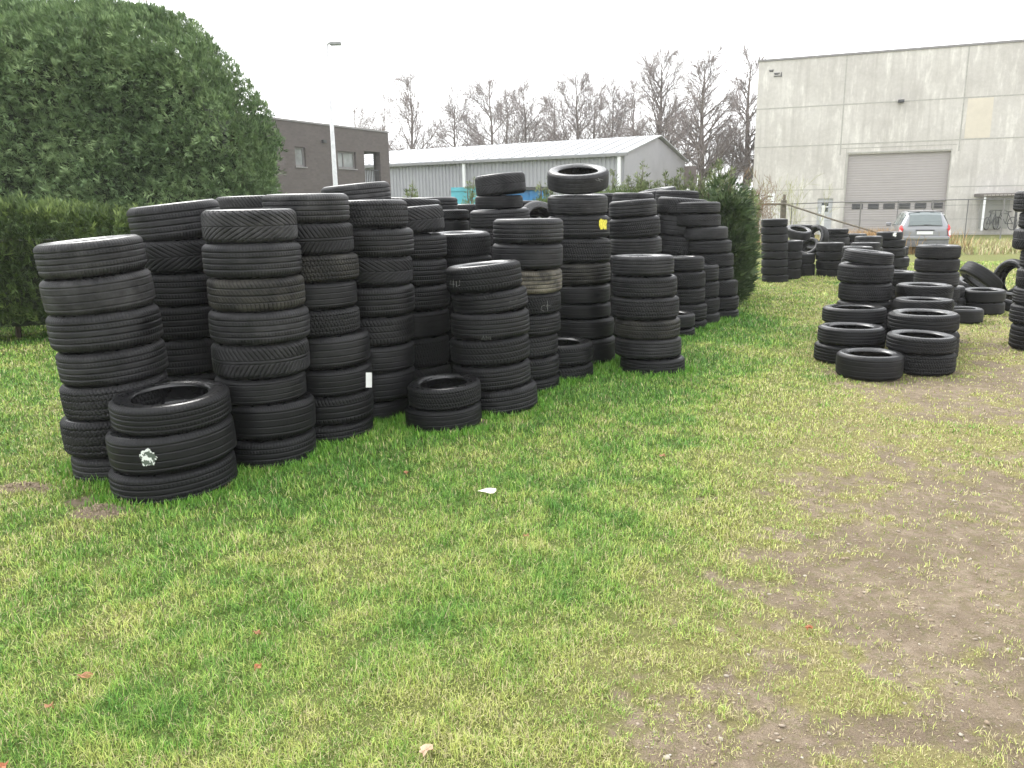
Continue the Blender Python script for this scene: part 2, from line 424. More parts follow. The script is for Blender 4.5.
def tread_mesh(kind):
    n, m = 576, 60
    th = np.linspace(0, 2 * PI, n, endpoint=False)
    s = np.linspace(-1.0, 1.0, m)
    TH, S = np.meshgrid(th, s, indexing='ij')
    D = tread_depth(kind, TH, S)
    D = D * np.clip(0.35 + 1.3 * fbm(TH * 2.2 + 7 * kind, S * 2.0 + 3, 40 + kind, 3), 0.25, 1)
    a = np.abs(S)
    r = TR - 0.004 * a ** 2 - 0.024 * np.clip((a - 0.68) / 0.32, 0, 1) ** 2.2
    z = S * (TW / 2 - 0.006)
    dep = D * 0.0075 * (1 - np.clip((a - 0.93) / 0.07, 0, 1))
    r = r - dep
    V = np.stack([r * np.cos(TH), r * np.sin(TH), z], -1).reshape(-1, 3)
    i = np.arange(n * m).reshape(n, m); j = np.roll(i, -1, 0)
    F = np.stack([i[:, :-1], j[:, :-1], j[:, 1:], i[:, 1:]], -1).reshape(-1, 4)
    return V, F, (1 - D).ravel()
def side_mesh(var):
    # from the shoulder over the side and the bead, then the inner liner down to the middle
    W = TW / 2
    prof = [(TR - 0.0275, W - 0.0065), (TR - 0.031, W - 0.0040), (TR - 0.034, W - 0.0036), (TR - 0.040, W - 0.0006), (TR - 0.052, W), (TR - 0.056, W - 0.0014),
            (TR - 0.066, W - 0.0008), (TR - 0.078, W - 0.0028), (TR - 0.081, W - 0.0046), (TR - 0.092, W - 0.008), (TR - 0.098, W - 0.0098), (TR - 0.100, W - 0.0125),
            (TR - 0.108, W - 0.0165), (TR - 0.114, W - 0.024), (TR - 0.1155, W - 0.031), (TR - 0.112, W - 0.036), (TR - 0.100, W - 0.029), (TR - 0.080, W - 0.018),
            (TR - 0.055, W - 0.011), (TR - 0.034, W - 0.014), (TR - 0.022, W - 0.030), (TR - 0.018, W - 0.060), (TR - 0.0175, 0.0)]
    n = 144; th = np.linspace(0, 2 * PI, n, endpoint=False)
    p = np.array(prof); V = np.zeros((n, len(p), 3))
    r = np.repeat(p[None, :, 0], n, 0).copy(); z = np.repeat(p[None, :, 1], n, 0).copy()
    lip = ((np.floor(th * 11 / PI + var) * 7919 % 5) < 2) * (np.sin(th * 72) > -0.2)      # raised maker's marks, unreadable
    z[:, 6] += 0.0014 * lip; z[:, 7] += 0.0012 * lip
    V[..., 0] = r * np.cos(th)[:, None]; V[..., 1] = r * np.sin(th)[:, None]; V[..., 2] = z
    i = np.arange(n * len(p)).reshape(n, len(p)); j = np.roll(i, -1, 0)
    F = np.stack([i[:, :-1], i[:, 1:], j[:, 1:], j[:, :-1]], -1).reshape(-1, 4)
    return V.reshape(-1, 3), F, np.full(n * len(p), 0.5)
def proto_mesh(name, VFW, mat):
    o = np_mesh(name, VFW[0], VFW[1], mat, smooth_=True, attrs={'wear': VFW[2]})
    me = o.data; bpy.data.objects.remove(o); me.name = name + '_mesh'; return me
TREADS = [proto_mesh('tread', tread_mesh(k), M_TREAD) for k in range(7)]
SIDES = [proto_mesh('sidewall', side_mesh(v), M_SIDE) for v in range(2)]

tyre_root = bpy.data.objects.new('tyre', None)
tyre_tread = bpy.data.objects.new('tread', TREADS[0])
tyre_side = bpy.data.objects.new('sidewall', SIDES[0])
DUST_SHADE = {'d': (0.041, 0.040, 0.042), 'k': (0.013, 0.013, 0.014), 'm': (0.025, 0.0245, 0.026), 'b': (0.060, 0.056, 0.047), 'p': (0.30, 0.27, 0.21), 'g': (0.066, 0.064, 0.065)}  # dust greys; the dark tones also carry the shade low in the stacks
def tyre(loc, rad, wid, label, group, kind=None, tone='m', rot=None):
    kind = rng.integers(0, 7) if kind is None else kind
    r = tyre_root.copy(); COL.objects.link(r)
    r.location = loc
    r.rotation_euler = rot if rot is not None else (0, 0, rng.random() * 6.28)
    r.scale = (rad / TR * float(rng.uniform(.985, 1.012)), rad / TR * float(rng.uniform(.985, 1.012)), wid / TW)
    t = tyre_tread.copy(); t.data = TREADS[kind]; COL.objects.link(t); t.parent = r
    sides = []
    for k in (0, 1):
        q = tyre_side.copy(); q.data = SIDES[kind % 2]; COL.objects.link(q); q.parent = r
        if k: q.rotation_euler = (PI, 0, 1.0)
        sides.append(q)
    c = np.array(DUST_SHADE[tone]) * (0.85 + 0.3 * rng.random())
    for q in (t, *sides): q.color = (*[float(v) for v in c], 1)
    tag(r, label, 'tyre', group)
    return r

ORD = ['top', 'second', 'third', 'fourth', 'fifth', 'sixth', 'seventh', 'eighth', 'ninth', 'tenth', 'eleventh']
def tyre_label(i, n, desc):
    if len(desc.split()) > 9: print('LONG', desc)
    if n == 1: return 'single black tyre, ' + desc
    if i == 0: return 'top tyre of the ' + desc
    if i == n - 1: return 'bottom tyre of the ' + desc
    return ORD[i] + ' tyre from the top of the ' + desc
def edge_az(px, py): d = ray(px, py); return math.atan2(d.x, d.y)
def elev_z(px, py, dist):
    d = ray(px, py); return CAM_H + dist * d.z / math.hypot(d.x, d.y)
DIAG = []
STK = {}
def stack(key, desc, rows, bottom=None, d=None, tones=None, kinds=None, group='stacked black tyres', th0=None, rmin=0.265, rmax=0.365):
    """rows = top to bottom (left px, right px, upper edge px[, lean deg][, tip to viewer deg]); bottom = lower edge px of the last tyre on the ground"""
    R0 = 0.325
    xc = (rows[-1][0] + rows[-1][1]) / 2
    if d is None:
        g = ground(xc, bottom, 0.045); d = math.hypot(g.x, g.y) + R0      # the grass hides the lowest 4-5 cm
    else: d *= CAM_H / 1.5
    cs = []
    for k, rw in enumerate(rows):
        yb = rows[k + 1][2] if k + 1 < len(rows) else (bottom or rw[2] + 22)
        ym = (rw[2] + yb) / 2
        a0, a1 = edge_az(rw[0], ym), edge_az(rw[1], ym)
        rad = d * math.sin((a1 - a0) / 2)
        cs.append([(a0 + a1) / 2, rad, elev_z((rw[0] + rw[1]) / 2, rw[2], d - rad), rw[3] if len(rw) > 3 else 0, rw[4] if len(rw) > 4 else 0])
    raw = [c[1] for c in cs]
    ths = [cs[k][2] - cs[k + 1][2] for k in range(len(cs) - 1)]
    if bottom is not None:
        ths.append(max(cs[-1][2], 0.05))
    mean = sum(ths) / len(ths) if ths else (th0 or 0.215)
    if bottom is None:                       # the foot is hidden behind other stacks: carry on down to the ground
        rest = cs[-1][2]; n = max(1, round(rest / (th0 or min(max(mean, 0.19), 0.24))))
        ths += [rest / n] * n
        base = list(cs[-1])
        for k in range(n - 1): cs.append([base[0] + rng.normal(0, 0.002), base[1], 0, 0, 0])
    top = cs[0][2]; sc = top / sum(ths)
    if bottom is not None and len(ths) > 1: sink = min(max(0.0, sum(ths[:-1]) / (len(ths) - 1) * 0.95 - ths[-1]), 0.085)
    else: sink = 0.0
    DIAG.append((key, round(d, 2), [round(v, 2) for v in raw], [round(v, 3) for v in ths], round(sc, 2)))
    ths = [t * sc for t in ths]; ths[-1] += sink      # the lowest tyre has sunk into the soft ground
    n = len(cs); z = top; out = []
    pos = []
    for k, (az, rad, _, lean, tip) in enumerate(cs):
        rad = min(max(rad, rmin), rmax); wt = ths[k]
        z -= wt
        tone = (tones[k] if tones and k < len(tones) else random.choice('mmdk' if k > n * 0.55 else 'ddmm'))  # lower tyres draw darker tones: occlusion put into the colour
        kd = kinds[k] if kinds and k < len(kinds) else None
        if kd == -1: kd = None
        lean += rng.normal(0, 0.5); tip += rng.normal(0, 0.5)
        M = Matrix.Rotation(-az, 4, 'Z') @ Matrix.Rotation(R(lean), 4, 'Y') @ Matrix.Rotation(R(tip), 4, 'X') @ Matrix.Rotation(rng.random() * 6.28, 4, 'Z')
        loc = (d * math.sin(az), d * math.cos(az), z + wt / 2 + max(0, rad * math.sin(R(tip)) * (tip > 2.5)))
        out.append(tyre(loc, rad, wt * 1.0, tyre_label(k, n, desc), group, kd, tone, M.to_euler()))
        pos.append((loc, rad, wt, az))
    STK[key] = (out, pos); return out
gM, gR, gS = 'tyres in the long wall of stacks', 'tyres in the right hand cluster', 'tyres stacked by the far fence'
# front of the long wall, left to right
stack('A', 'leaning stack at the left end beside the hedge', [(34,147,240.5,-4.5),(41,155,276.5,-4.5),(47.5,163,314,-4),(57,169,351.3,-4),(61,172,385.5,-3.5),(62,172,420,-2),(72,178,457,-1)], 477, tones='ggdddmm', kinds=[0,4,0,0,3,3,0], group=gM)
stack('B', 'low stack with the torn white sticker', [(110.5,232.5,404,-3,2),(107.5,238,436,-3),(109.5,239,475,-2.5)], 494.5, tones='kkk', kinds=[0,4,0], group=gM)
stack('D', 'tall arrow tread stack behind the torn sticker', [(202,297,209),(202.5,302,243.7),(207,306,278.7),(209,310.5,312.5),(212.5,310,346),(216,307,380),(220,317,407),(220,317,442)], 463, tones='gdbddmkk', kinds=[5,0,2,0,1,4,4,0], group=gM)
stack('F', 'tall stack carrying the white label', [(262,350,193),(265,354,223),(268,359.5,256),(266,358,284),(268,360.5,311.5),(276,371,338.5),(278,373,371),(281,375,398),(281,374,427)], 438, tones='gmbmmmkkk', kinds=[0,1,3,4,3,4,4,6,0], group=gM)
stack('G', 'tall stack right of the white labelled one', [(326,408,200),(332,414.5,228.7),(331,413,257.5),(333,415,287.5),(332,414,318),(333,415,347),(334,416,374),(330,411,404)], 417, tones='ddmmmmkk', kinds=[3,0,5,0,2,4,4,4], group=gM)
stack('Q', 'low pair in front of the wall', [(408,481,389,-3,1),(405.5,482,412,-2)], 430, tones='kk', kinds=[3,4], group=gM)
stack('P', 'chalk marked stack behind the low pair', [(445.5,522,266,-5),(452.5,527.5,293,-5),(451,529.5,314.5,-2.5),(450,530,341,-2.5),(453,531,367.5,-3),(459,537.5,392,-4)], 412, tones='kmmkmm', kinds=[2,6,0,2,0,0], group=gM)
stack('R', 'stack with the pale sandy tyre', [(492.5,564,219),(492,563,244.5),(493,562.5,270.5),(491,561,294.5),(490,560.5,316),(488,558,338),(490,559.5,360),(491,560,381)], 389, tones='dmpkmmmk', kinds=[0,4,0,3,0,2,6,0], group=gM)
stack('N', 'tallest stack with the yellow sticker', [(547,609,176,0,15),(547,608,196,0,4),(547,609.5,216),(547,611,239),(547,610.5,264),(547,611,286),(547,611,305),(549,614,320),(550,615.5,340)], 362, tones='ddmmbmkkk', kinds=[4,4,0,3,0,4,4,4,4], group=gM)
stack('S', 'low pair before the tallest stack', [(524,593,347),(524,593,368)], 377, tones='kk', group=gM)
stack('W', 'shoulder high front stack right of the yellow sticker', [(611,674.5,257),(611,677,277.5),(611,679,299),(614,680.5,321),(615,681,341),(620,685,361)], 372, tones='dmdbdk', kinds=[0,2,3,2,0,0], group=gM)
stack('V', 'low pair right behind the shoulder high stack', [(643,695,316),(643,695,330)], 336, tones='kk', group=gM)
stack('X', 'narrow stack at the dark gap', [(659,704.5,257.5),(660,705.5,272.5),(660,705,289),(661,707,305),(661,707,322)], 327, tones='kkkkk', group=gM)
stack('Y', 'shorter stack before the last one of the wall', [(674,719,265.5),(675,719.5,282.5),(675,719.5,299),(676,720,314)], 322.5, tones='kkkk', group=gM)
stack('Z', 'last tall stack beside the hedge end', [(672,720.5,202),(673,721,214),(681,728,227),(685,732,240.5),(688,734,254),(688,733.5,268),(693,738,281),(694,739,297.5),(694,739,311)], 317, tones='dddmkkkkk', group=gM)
# second row
stack('C', 'stack behind the leaning left end', [(127.5,223,202.5,-5),(130,224,240,-3),(133,226,274),(136,228,307),(139,230,341)], None, 5.75, tones='dmmm', kinds=[0,5,0,0,0], group=gM)
stack('U', 'crooked stack tipping to the right', [(656,709,198,6),(656,704,215.5,5),(657,704,236,4),(650,696,256),(650,696,273),(647,692.5,289),(645,690,305)], None, 11.15, tones='ddmmkkk', group=gM)
stack('T', 'stack behind the shoulder high one', [(609,657,200,-4),(609,660.5,217.5,-3),(610,662,238)], None, 9.1, tones='dmd', kinds=[6,3,0], group=gM)
stack('O', 'stack of chalky rims behind the chalk marks', [(432,491,233,0,2),(434,493,257)], None, 7.0, tones='dk', group=gM)
stack('I', 'stack right of the white labelled pair', [(374,444,207,-4),(377,447.5,235),(377,447.5,260),(379,450,287),(379,450,312),(380,450,339)], None, 6.5, tones='dmmmkk', kinds=[5,0,0,0,4], group=gM)
stack('E', 'stack peeking over between the left stacks', [(215,283,195.5,-1)], None, 7.0, tones='g', group=gM)
stack('G0', 'back stack ending under the lamp post', [(321,391,183,-5)], None, 7.0, tones='g', group=gM)
stack('I1', 'slanting topped back stack left of the blue skip', [(382,441,198,2)], None, 7.9, tones='d', group=gM)
stack('M', 'back stack topped by a tilted worn tyre', [(475,526,173,-5),(476,522,195),(470,530,209,-2)], None, 8.4, tones='dmd', kinds=[5,4,0], group=gM)
stack('J', 'narrow back stack below the pale skip end', [(408,458,197),(409,458,217)], None, 9.0, tones='mm', group=gM)
stack('K', 'back stack left of the worn topped one', [(422,469,210),(422,469,220)], None, 8.7, tones='mk', group=gM)
stack('L', 'rearmost stack under the blue skip', [(448,489,204)], None, 10.2, tones='m', group=gM)
stack('L2', 'rearmost stack right of the worn topped one', [(500,541,200.5)], None, 10.0, tones='m', group=gM)
stack('H1', 'back stack in the shade right of the tallest', [(578,617,193)], None, 11.6, tones='m', group=gM)
stack('H2', 'flat topped back stack right of the tallest', [(612,654,192.5,2)], None, 11.0, tones='d', group=gM)
stack('H4', 'back stack with slanting top near hedge end', [(655,699,190,3)], None, 11.8, tones='m', group=gM)
# hidden inner tyres that carry the leaning ring
stack('RG', 'back stack carrying the leaning ring', [(512,556,236)], None, 9.4, tones='m', group=gM)
# right hand cluster
stack('AL', 'lying alone in front of the right cluster', [(835.5,903.5,357.5)], 378, tones='k', kinds=[4], group=gR)
stack('AM', 'front pair beside the lone tyre', [(885,956.5,338.5),(887,956,355.5)], 373, tones='kk', kinds=[2,3], group=gR)
stack('AJ2', 'front pair left of the lone tyre', [(817,884.5,330),(813.5,881,347.5)], 362.5, tones='kk', kinds=[0,0], group=gR)
stack('AK', 'low stack just behind the front left pair', [(821.5,886.5,310),(822,886,326)], 350, tones='km', kinds=[0,0], group=gR)
stack('AN', 'stack behind the front right pair', [(887,959.5,316),(888,959,334)], 359, tones='km', kinds=[6,0], group=gR)
stack('AO', 'middle stack of open rings', [(892,953.5,301.5),(893,954,317)], None, 9.25, tones='km', group=gR)
stack('AP', 'rear stack of open rings', [(895,953.5,286.5),(895,953.5,301)], None, 9.85, tones='km', group=gR)
stack('AI', 'tall stack on the left of the right cluster', [(843,894,252,5.5),(837,894,265),(838,892,284),(836,892,303),(836,892,321)], 338, tones='dddmm', kinds=[0,3,3,0,0], group=gR)
stack('AQ', 'taller stack right behind the open rings', [(915,961,246),(914,960,259.5),(913,959,272.5)], None, 11.9, tones='ddm', kinds=[3,3,0], group=gR)
stack('AR', 'dark stack in the gap at the centre right', [(924,965,287),(924,966,298)], 312, tones='kk', group=gR)
stack('AT', 'low stack between the tall right cluster stacks', [(874,918,272.5)], None, 12.4, tones='k', group=gR)
stack('AS', 'low at the right edge of the open rings', [(937,984,310)], 321.5, tones='k', kinds=[4], group=gR)
stack('AV', 'wide pair under the slanting tyre', [(961,1006,291,0,1),(961,1005,303)], 312.5, tones='kk', kinds=[4,4], group=gR)
stack('AX', 'wall height stack at the right edge of view', [(1013.5,1082,190),(1018.5,1082,212),(1012,1082,229),(1019,1086,251),(1015.5,1086,270),(1011.5,1084,290),(1008,1082,307.5),(1008.5,1084,328)], 350, tones='gmdmmmkk', group='tyres in the right edge stack')
# behind the right edge stack, out of sight: nothing
# far stacks by the fence
stack('AA', 'straight stack nearest the end of the hedge', [(762,787,219),(761.5,787,227),(762,787.3,234.7),(762,787,243),(762,787,251.6),(762,787,259.7),(762,787,267.5),(763,787,275)], 281, tones='kdmmmmmm', group=gS)
stack('AB', 'stack carrying the open tilted ring', [(777,802,241),(776.5,801,251.5),(776,801,260),(776,800,269)], 278, tones='kmkk', group=gS)
stack('AC', 'stack beneath the propped dark ring', [(790,815,254),(790,815,264)], 275, tones='kk', group=gS)
stack('AD', 'stack glimpsed behind the propped dark ring', [(788,813,225)], None, 19.5, tones='k', group=gS)
stack('AF', 'square looking stack left of the fallen pole', [(816,844.5,243),(815.5,844,252),(815.5,844,261),(816,844,270)], 275, tones='kkkk', group=gS)
stack('AE', 'back stack under the foot of the white post', [(828,846,229),(828,847,233.5),(827,848,237.5)], None, 20.0, th0=0.19, tones='kkd', group=gS)
stack('AG', 'back stack at the foot of the fallen pole', [(844,866,234)], None, 20.5, tones='k', group=gS)
stack('AH', 'back jumble stack left of the car', [(854,882,236.5)], None, 17.0, tones='m', group=gS)
stack('AH2', 'middle jumble stack left of the car', [(850,880,243)], None, 16.0, tones='m', group=gS)
stack('AH3', 'front jumble stack left of the car', [(843,871,247)], None, 15.0, tones='k', group=gS)
stack('AY', 'stack touching the rear of the car in view', [(877,902,232),(880,904,240),(880,904,248)], None, 18.0, tones='kkk', group=gS)
stack('AY2', 'short stack in front of the car', [(876,901.5,256),(876,901,264)], 271, tones='kk', group=gS)
stack('AY3', 'darker short stack beside the wheel of the car', [(885,906,247)], None, 19.0, tones='k', group=gS)

# loose tyres that lie or lean on others
def lean_tyre(px, py, Y, rad, wid, axis, label, group, tone='k', kind=None):
    """axis = direction of the tyre's axle"""
    a = Vector(axis).normalized()
    q = a.to_track_quat('Z', 'Y')
    return tyre(at(px, py, Y * CAM_H / 1.5), rad, wid, label, group, kind, tone, q.to_euler())
lean_tyre(541, 226, 9.4, 0.32, 0.21, (0.35, -0.75, 0.55), 'open ring tyre leaning behind the pale sandy stack', gM, 'd', 4)
lean_tyre(798, 232.5, 17.0, 0.29, 0.19, (0.08, -0.30, 0.95), 'open tilted ring tyre with a grey rim near the fence', gS, 'd', 4)
lean_tyre(816, 238, 18.0, 0.31, 0.21, (-0.86, -0.45, 0.24), 'propped dark tyre showing its hollow inside, near the fence', gS, 'k', 4)
lean_tyre(809, 248, 17.1, 0.25, 0.18, (-0.55, -0.5, 0.65), 'small ring tyre sunk below the propped dark tyre', gS, 'k', 4)
lean_tyre(981, 278, 12.0, 0.33, 0.22, (0.62, -0.05, 0.78), 'slanting black tyre thrown on the wide pair', gR, 'k', 4)
lean_tyre(972, 288, 12.4, 0.29, 0.19, (0.2, -0.3, 0.93), 'tyre with a pale wet rim under the slanting tyre', gR, 'd', 4)
lean_tyre(1012, 279, 11.9, 0.32, 0.22, (-0.955, -0.22, 0.20), 'tyre standing almost upright beside the right edge stack', gR, 'k', 4)
lean_tyre(1010, 303, 11.0, 0.31, 0.2, (0.1, -0.2, 0.97), 'tyre on the grass under the nearly upright one', gR, 'k', 4)
lean_tyre(657, 195.5, 12.0, 0.31, 0.2, (-0.16, -0.05, 0.98), 'slanting back tyre resting between two back stacks below the gable', gM, 'd', 4)
# ------------------------------------------------------------------ marks and stickers on tyres
def patch_on(key, i, px0, py0, px1, py1, name, mat, jag=0.0, thick=0.0025, seed=3, n=10, m=8):
    """a sticker that follows the curve of the tread, built on the tyre's own cylinder"""
    out, pos = STK[key]; loc, rad, wt, az = pos[i]
    c = Vector(loc); rr = random.Random(seed)
    a0 = c.x - 0; V = []; ok = []
    for r in range(m + 1):
        for q in range(n + 1):
            px = px0 + (px1 - px0) * q / n; py = py0 + (py1 - py0) * r / m
            d = ray(px, py)                          # meet the tyre's cylinder
            A = d.x ** 2 + d.y ** 2; B = -2 * (d.x * c.x + d.y * c.y); C_ = c.x ** 2 + c.y ** 2 - (rad + 0.003) ** 2
            t = (-B - math.sqrt(max(B * B - 4 * A * C_, 0))) / (2 * A)
            V.append((d.x * t, d.y * t, CAM_H + d.z * t))
    F = []
    for r in range(m):
        for q in range(n):
            if jag:
                ex, ey = ((q + 0.5) / n - 0.5) * 2, ((r + 0.5) / m - 0.5) * 2
                nz = float(fbm(np.array([ex * 2.3 + seed]), np.array([ey * 2.3]), seed, 3)[0])
                if 0.75 * max(abs(ex), abs(ey)) + 0.3 * math.hypot(ex, ey) + 1.5 * jag * (nz - 0.5) > 0.82: continue
            i0 = r * (n + 1) + q; F.append((i0, i0 + 1, i0 + n + 2, i0 + n + 1))
    me = bpy.data.meshes.new(name)
    root = out[i]
    bpy.context.view_layer.update()
    inv = (Matrix.Translation(root.location) @ root.rotation_euler.to_matrix().to_4x4() @ Matrix.Diagonal((*root.scale, 1))).inverted()
    me.from_pydata([tuple(inv @ Vector(v)) for v in V], [], F); me.update(); me.materials.append(mat)
    o = link(bpy.data.objects.new(name, me), root)
    s = o.modifiers.new('thick', 'SOLIDIFY'); s.thickness = thick
    return o
def strokes_on(key, i, px, py, w_, h_, strokes, mat, lw=0.0042):
    out, pos = STK[key]; loc, rad, wt, az = pos[i]; c = Vector(loc); root = out[i]
    inv = (Matrix.Translation(root.location) @ root.rotation_euler.to_matrix().to_4x4() @ Matrix.Diagonal((*root.scale, 1))).inverted()
    mb = MB()
    for st in strokes:
        P = []
        for (u, v) in st:
            d = ray(px + u * w_ * .72, py + v * h_ * .8)
            A = d.x ** 2 + d.y ** 2; B = -2 * (d.x * c.x + d.y * c.y); C_ = c.x ** 2 + c.y ** 2 - (rad + 0.001) ** 2
            t = (-B - math.sqrt(max(B * B - 4 * A * C_, 0))) / (2 * A)
            P.append(inv @ Vector((d.x * t, d.y * t, CAM_H + d.z * t)))
        mb.tube(P, lw / 2, 5)
    return mb.build('chalk_mark', mat, root)
M_WHITE = simple('sticker_white', (0.78, 0.78, 0.76), 0.5, var=0.06)
M_YEL = simple('sticker_yellow', (0.62, 0.55, 0.05), 0.5, var=0.45, scale=60)
M_CHALK = simple('chalk', (0.22, 0.22, 0.215), 0.9, var=0.8, scale=90)
b = NB('torn_paper'); n_ = b.noise(34, 3); b.base(b.ramp(n_.outputs[0], [(0.47, (0.07, 0.09, 0.07)), (0.50, (0.66, 0.68, 0.65))])); b.rough(0.6); M_TORN = b.m
patch_on('B', 1, 139.5, 448, 157.5, 466, 'sticker', M_TORN, 0.6, n=22, m=20)
patch_on('F', 6, 365.8, 372.5, 371.6, 387.5, 'label', M_WHITE)
patch_on('N', 2, 598.5, 218, 607.5, 231, 'sticker', M_YEL, 0.3, seed=5, n=16, m=16)
patch_on('AY', 0, 892, 232.6, 896.5, 237, 'sticker', M_WHITE, 0.35, seed=8, n=5, m=5)
strokes_on('P', 0, 455, 283.5, 8, -8, [[(-.7, .5), (-.9, -.1), (-.1, -.1)], [(-.3, .6), (-.3, -.6)], [(.2, .4), (.25, -.5), (.8, -.3), (.8, .5)]], M_CHALK)
strokes_on('P', 1, 514, 302, 9, -7, [[(-.9, -.3), (-.5, .3), (-.3, -.5), (0, .1)], [(.5, .5), (.1, .1), (.3, -.6), (.8, -.4)], [(1.1, .7), (1.4, .3)]], M_CHALK)
strokes_on('P', 2, 486, 338, 7, -5, [[(-.9, -.5), (-.5, .5), (-.3, -.4)], [(0, -.5), (.1, .5), (.4, -.2), (.8, .5), (.9, -.4)]], M_CHALK)
strokes_on('R', 3, 543, 308, 5, -6, [[(.5, .6), (-.4, .3), (-.5, -.4), (.4, -.7)], [(1.2, 1.6), (1.3, -.6)], [(.8, .4), (2.0, .5)]], M_CHALK)
strokes_on('N', 0, 599, 180, 5, -2.5, [[(-1, .2), (-.4, -.4), (.3, .4), (1.2, 0)], [(-.2, .9), (.4, -.9)]], M_CHALK)
0 and strokes_on('Q', 0, 476, 397, 4, -4, [[(-.8, .2), (-.2, .8), (.1, -.6), (.8, .3)], [(-.4, -.6), (.6, -.5)]], M_CHALK)

# ------------------------------------------------------------------ foliage
def foliage_mat(name, lo, mid_, hi, rough=0.6):
    b = NB(name); a = b.n('ShaderNodeAttribute', attribute_name='tint'); b.base(b.ramp(a.outputs['Fac'], [(0.0, lo), (0.5, mid_), (1.0, hi)])); b.rough(rough)
    b.p.inputs['Specular IOR Level'].default_value = 0.25; return b.m
def sprays(P, Nrm, size, k, tint, name, mat, parent, up=0.55, spread=0.55, thin=0.30, fan=0.8, droop=0.0):
    """flattened conifer sprays: k narrow leaves fanned from each point; P (n,3)"""
    n = len(P)
    D = Nrm + rng.normal(0, spread, (n, 3)); D[:, 2] += up
    D /= np.linalg.norm(D, axis=1, keepdims=True)
    T = np.cross(D, rng.normal(0, 1, (n, 3))); T /= np.linalg.norm(T, axis=1, keepdims=True)
    size = size * (0.6 + 0.8 * rng.random(n))
    V = np.zeros((n, k, 4, 3)); 
    for j in range(k):
        f = ((j + 0.5) / k - 0.5) * 2 * fan
        dj = D * np.cos(f)[..., None] + T * np.sin(f)[..., None] if False else D * math.cos(f) + T * math.sin(f)
        sj = T * math.cos(f) - D * math.sin(f)
        sj = sj + rng.normal(0, 0.35, (n, 3)); dj = dj + rng.normal(0, 0.18, (n, 3)); dj[:, 2] -= droop
        Lj = (size * (1.0 - 0.35 * abs(f)))[:, None]; wj = Lj * thin
        o0 = P + rng.normal(0, 0.25, (n, 3)) * size[:, None] * 0.4
        V[:, j, 0] = o0; V[:, j, 1] = o0 + dj * Lj * 0.45 + sj * wj * 0.5; V[:, j, 2] = o0 + dj * Lj; V[:, j, 3] = o0 + dj * Lj * 0.45 - sj * wj * 0.5
    t = np.repeat(np.clip(tint, 0, 1), k * 4)
    F = np.arange(n * k * 4).reshape(-1, 4)
    return np_mesh(name, V.reshape(-1, 3), F, mat, parent, attrs={'tint': t})
M_THUJA = foliage_mat('thuja_leaves', (0.044, 0.078, 0.034), (0.150, 0.228, 0.102), (0.32, 0.42, 0.20))  # lighter and greyer than the low hedge: haze and flare put into colour
M_LOWH = foliage_mat('hedge_leaves', (0.022, 0.038, 0.014), (0.080, 0.122, 0.036), (0.26, 0.33, 0.10))
M_YEW = foliage_mat('conifer_leaves', (0.022, 0.038, 0.016), (0.065, 0.105, 0.040), (0.16, 0.20, 0.085))
M_SPRIG = foliage_mat('sprig_leaves', (0.05, 0.07, 0.025), (0.13, 0.165, 0.07), (0.26, 0.30, 0.14))
M_INNER = simple('hedge_inside', (0.022, 0.030, 0.015), 0.95, var=0.4, scale=5)  # dark filler colour for the solid cores added inside the foliage
M_BARK = simple('bark', (0.115, 0.09, 0.065), 0.9, var=0.35, scale=12, bump=0.4)

# the low hedge: from beyond the left edge to its end behind the wall of tyres
HS = CAM_H / 1.5
hA = Vector((-9.5 * HS, 8.3 * HS)); hE = ground(738, 309).to_2d(); hB = hE + Vector((0.3, 2.2))
hdir = (hB - hA).normalized(); hn = Vector((hdir.y, -hdir.x)); hL = (hB - hA).length
hedge = empty('hedge', (hA.x, hA.y, 0)); tag(hedge, 'long low green conifer hedge running behind the wall of tyres', 'hedge')
n = 30000
uu = rng.random(n); face = rng.random(n)
def hedge_h(u): return 1.66 + 0.12 * (fbm(u * 40, u * 0, 4, 3) - 0.5) - 0.24 * smooth(0.25, 0.45, u) + 0.26 * smooth(0.68, 0.85, u)
H = hedge_h(uu)
W2 = 0.55
side = face < 0.62; top = ~side
endm = rng.random(n) < 0.07
off = np.where(side, W2 + 0.05 * rng.normal(0, 1, n) + 0.1 * (fbm(uu * 60, rng.random(n) * 2, 6, 2) - 0.5), (rng.random(n) * 2 - 1) * W2)
zz = np.where(side, rng.random(n) ** 0.8 * H, H + rng.normal(0, 0.055, n))
zz = np.where(side & (zz < 0.25), zz + 0.2, zz)
along = uu * hL
along = np.where(endm, hL + 0.12 * rng.random(n) + 0.25 * np.sin(np.clip(zz / 1.8, 0, 1) * PI), along); off = np.where(endm, (rng.random(n) * 2 - 1) * W2, off); zz = np.where(endm, 0.05 + rng.random(n) * 1.6, zz)
nn = np.zeros((n, 3)); nn[:, 0] = hn.x * side; nn[:, 1] = hn.y * side; nn[:, 2] = np.where(top, 1.1, 0.0)
nn[endm] = (hdir.x, hdir.y, 0)
P = np.stack([along * hdir.x + off * hn.x, along * hdir.y + off * hn.y, zz], 1)
tn = 0.35 + 0.5 * (fbm(along * 5, zz * 5, 8, 3) - 0.5) + 0.30 * rng.normal(0, 0.5, n) + 0.22 * smooth(-0.25, 0.0, zz - H)  # top fringe lightened over the darker face: light and shade put into tint
o = sprays(P, nn, 0.095, 7, tn, 'foliage', M_LOWH, hedge, up=0.85, spread=0.45, thin=0.15)
mb = MB(); mb.box((0, -W2 + 0.12, 0.22), (hL - 0.05, W2 - 0.12, 1.28))  # dark box put inside so nothing shows through the leaves, no branches
ang = math.atan2(hdir.y, hdir.x)
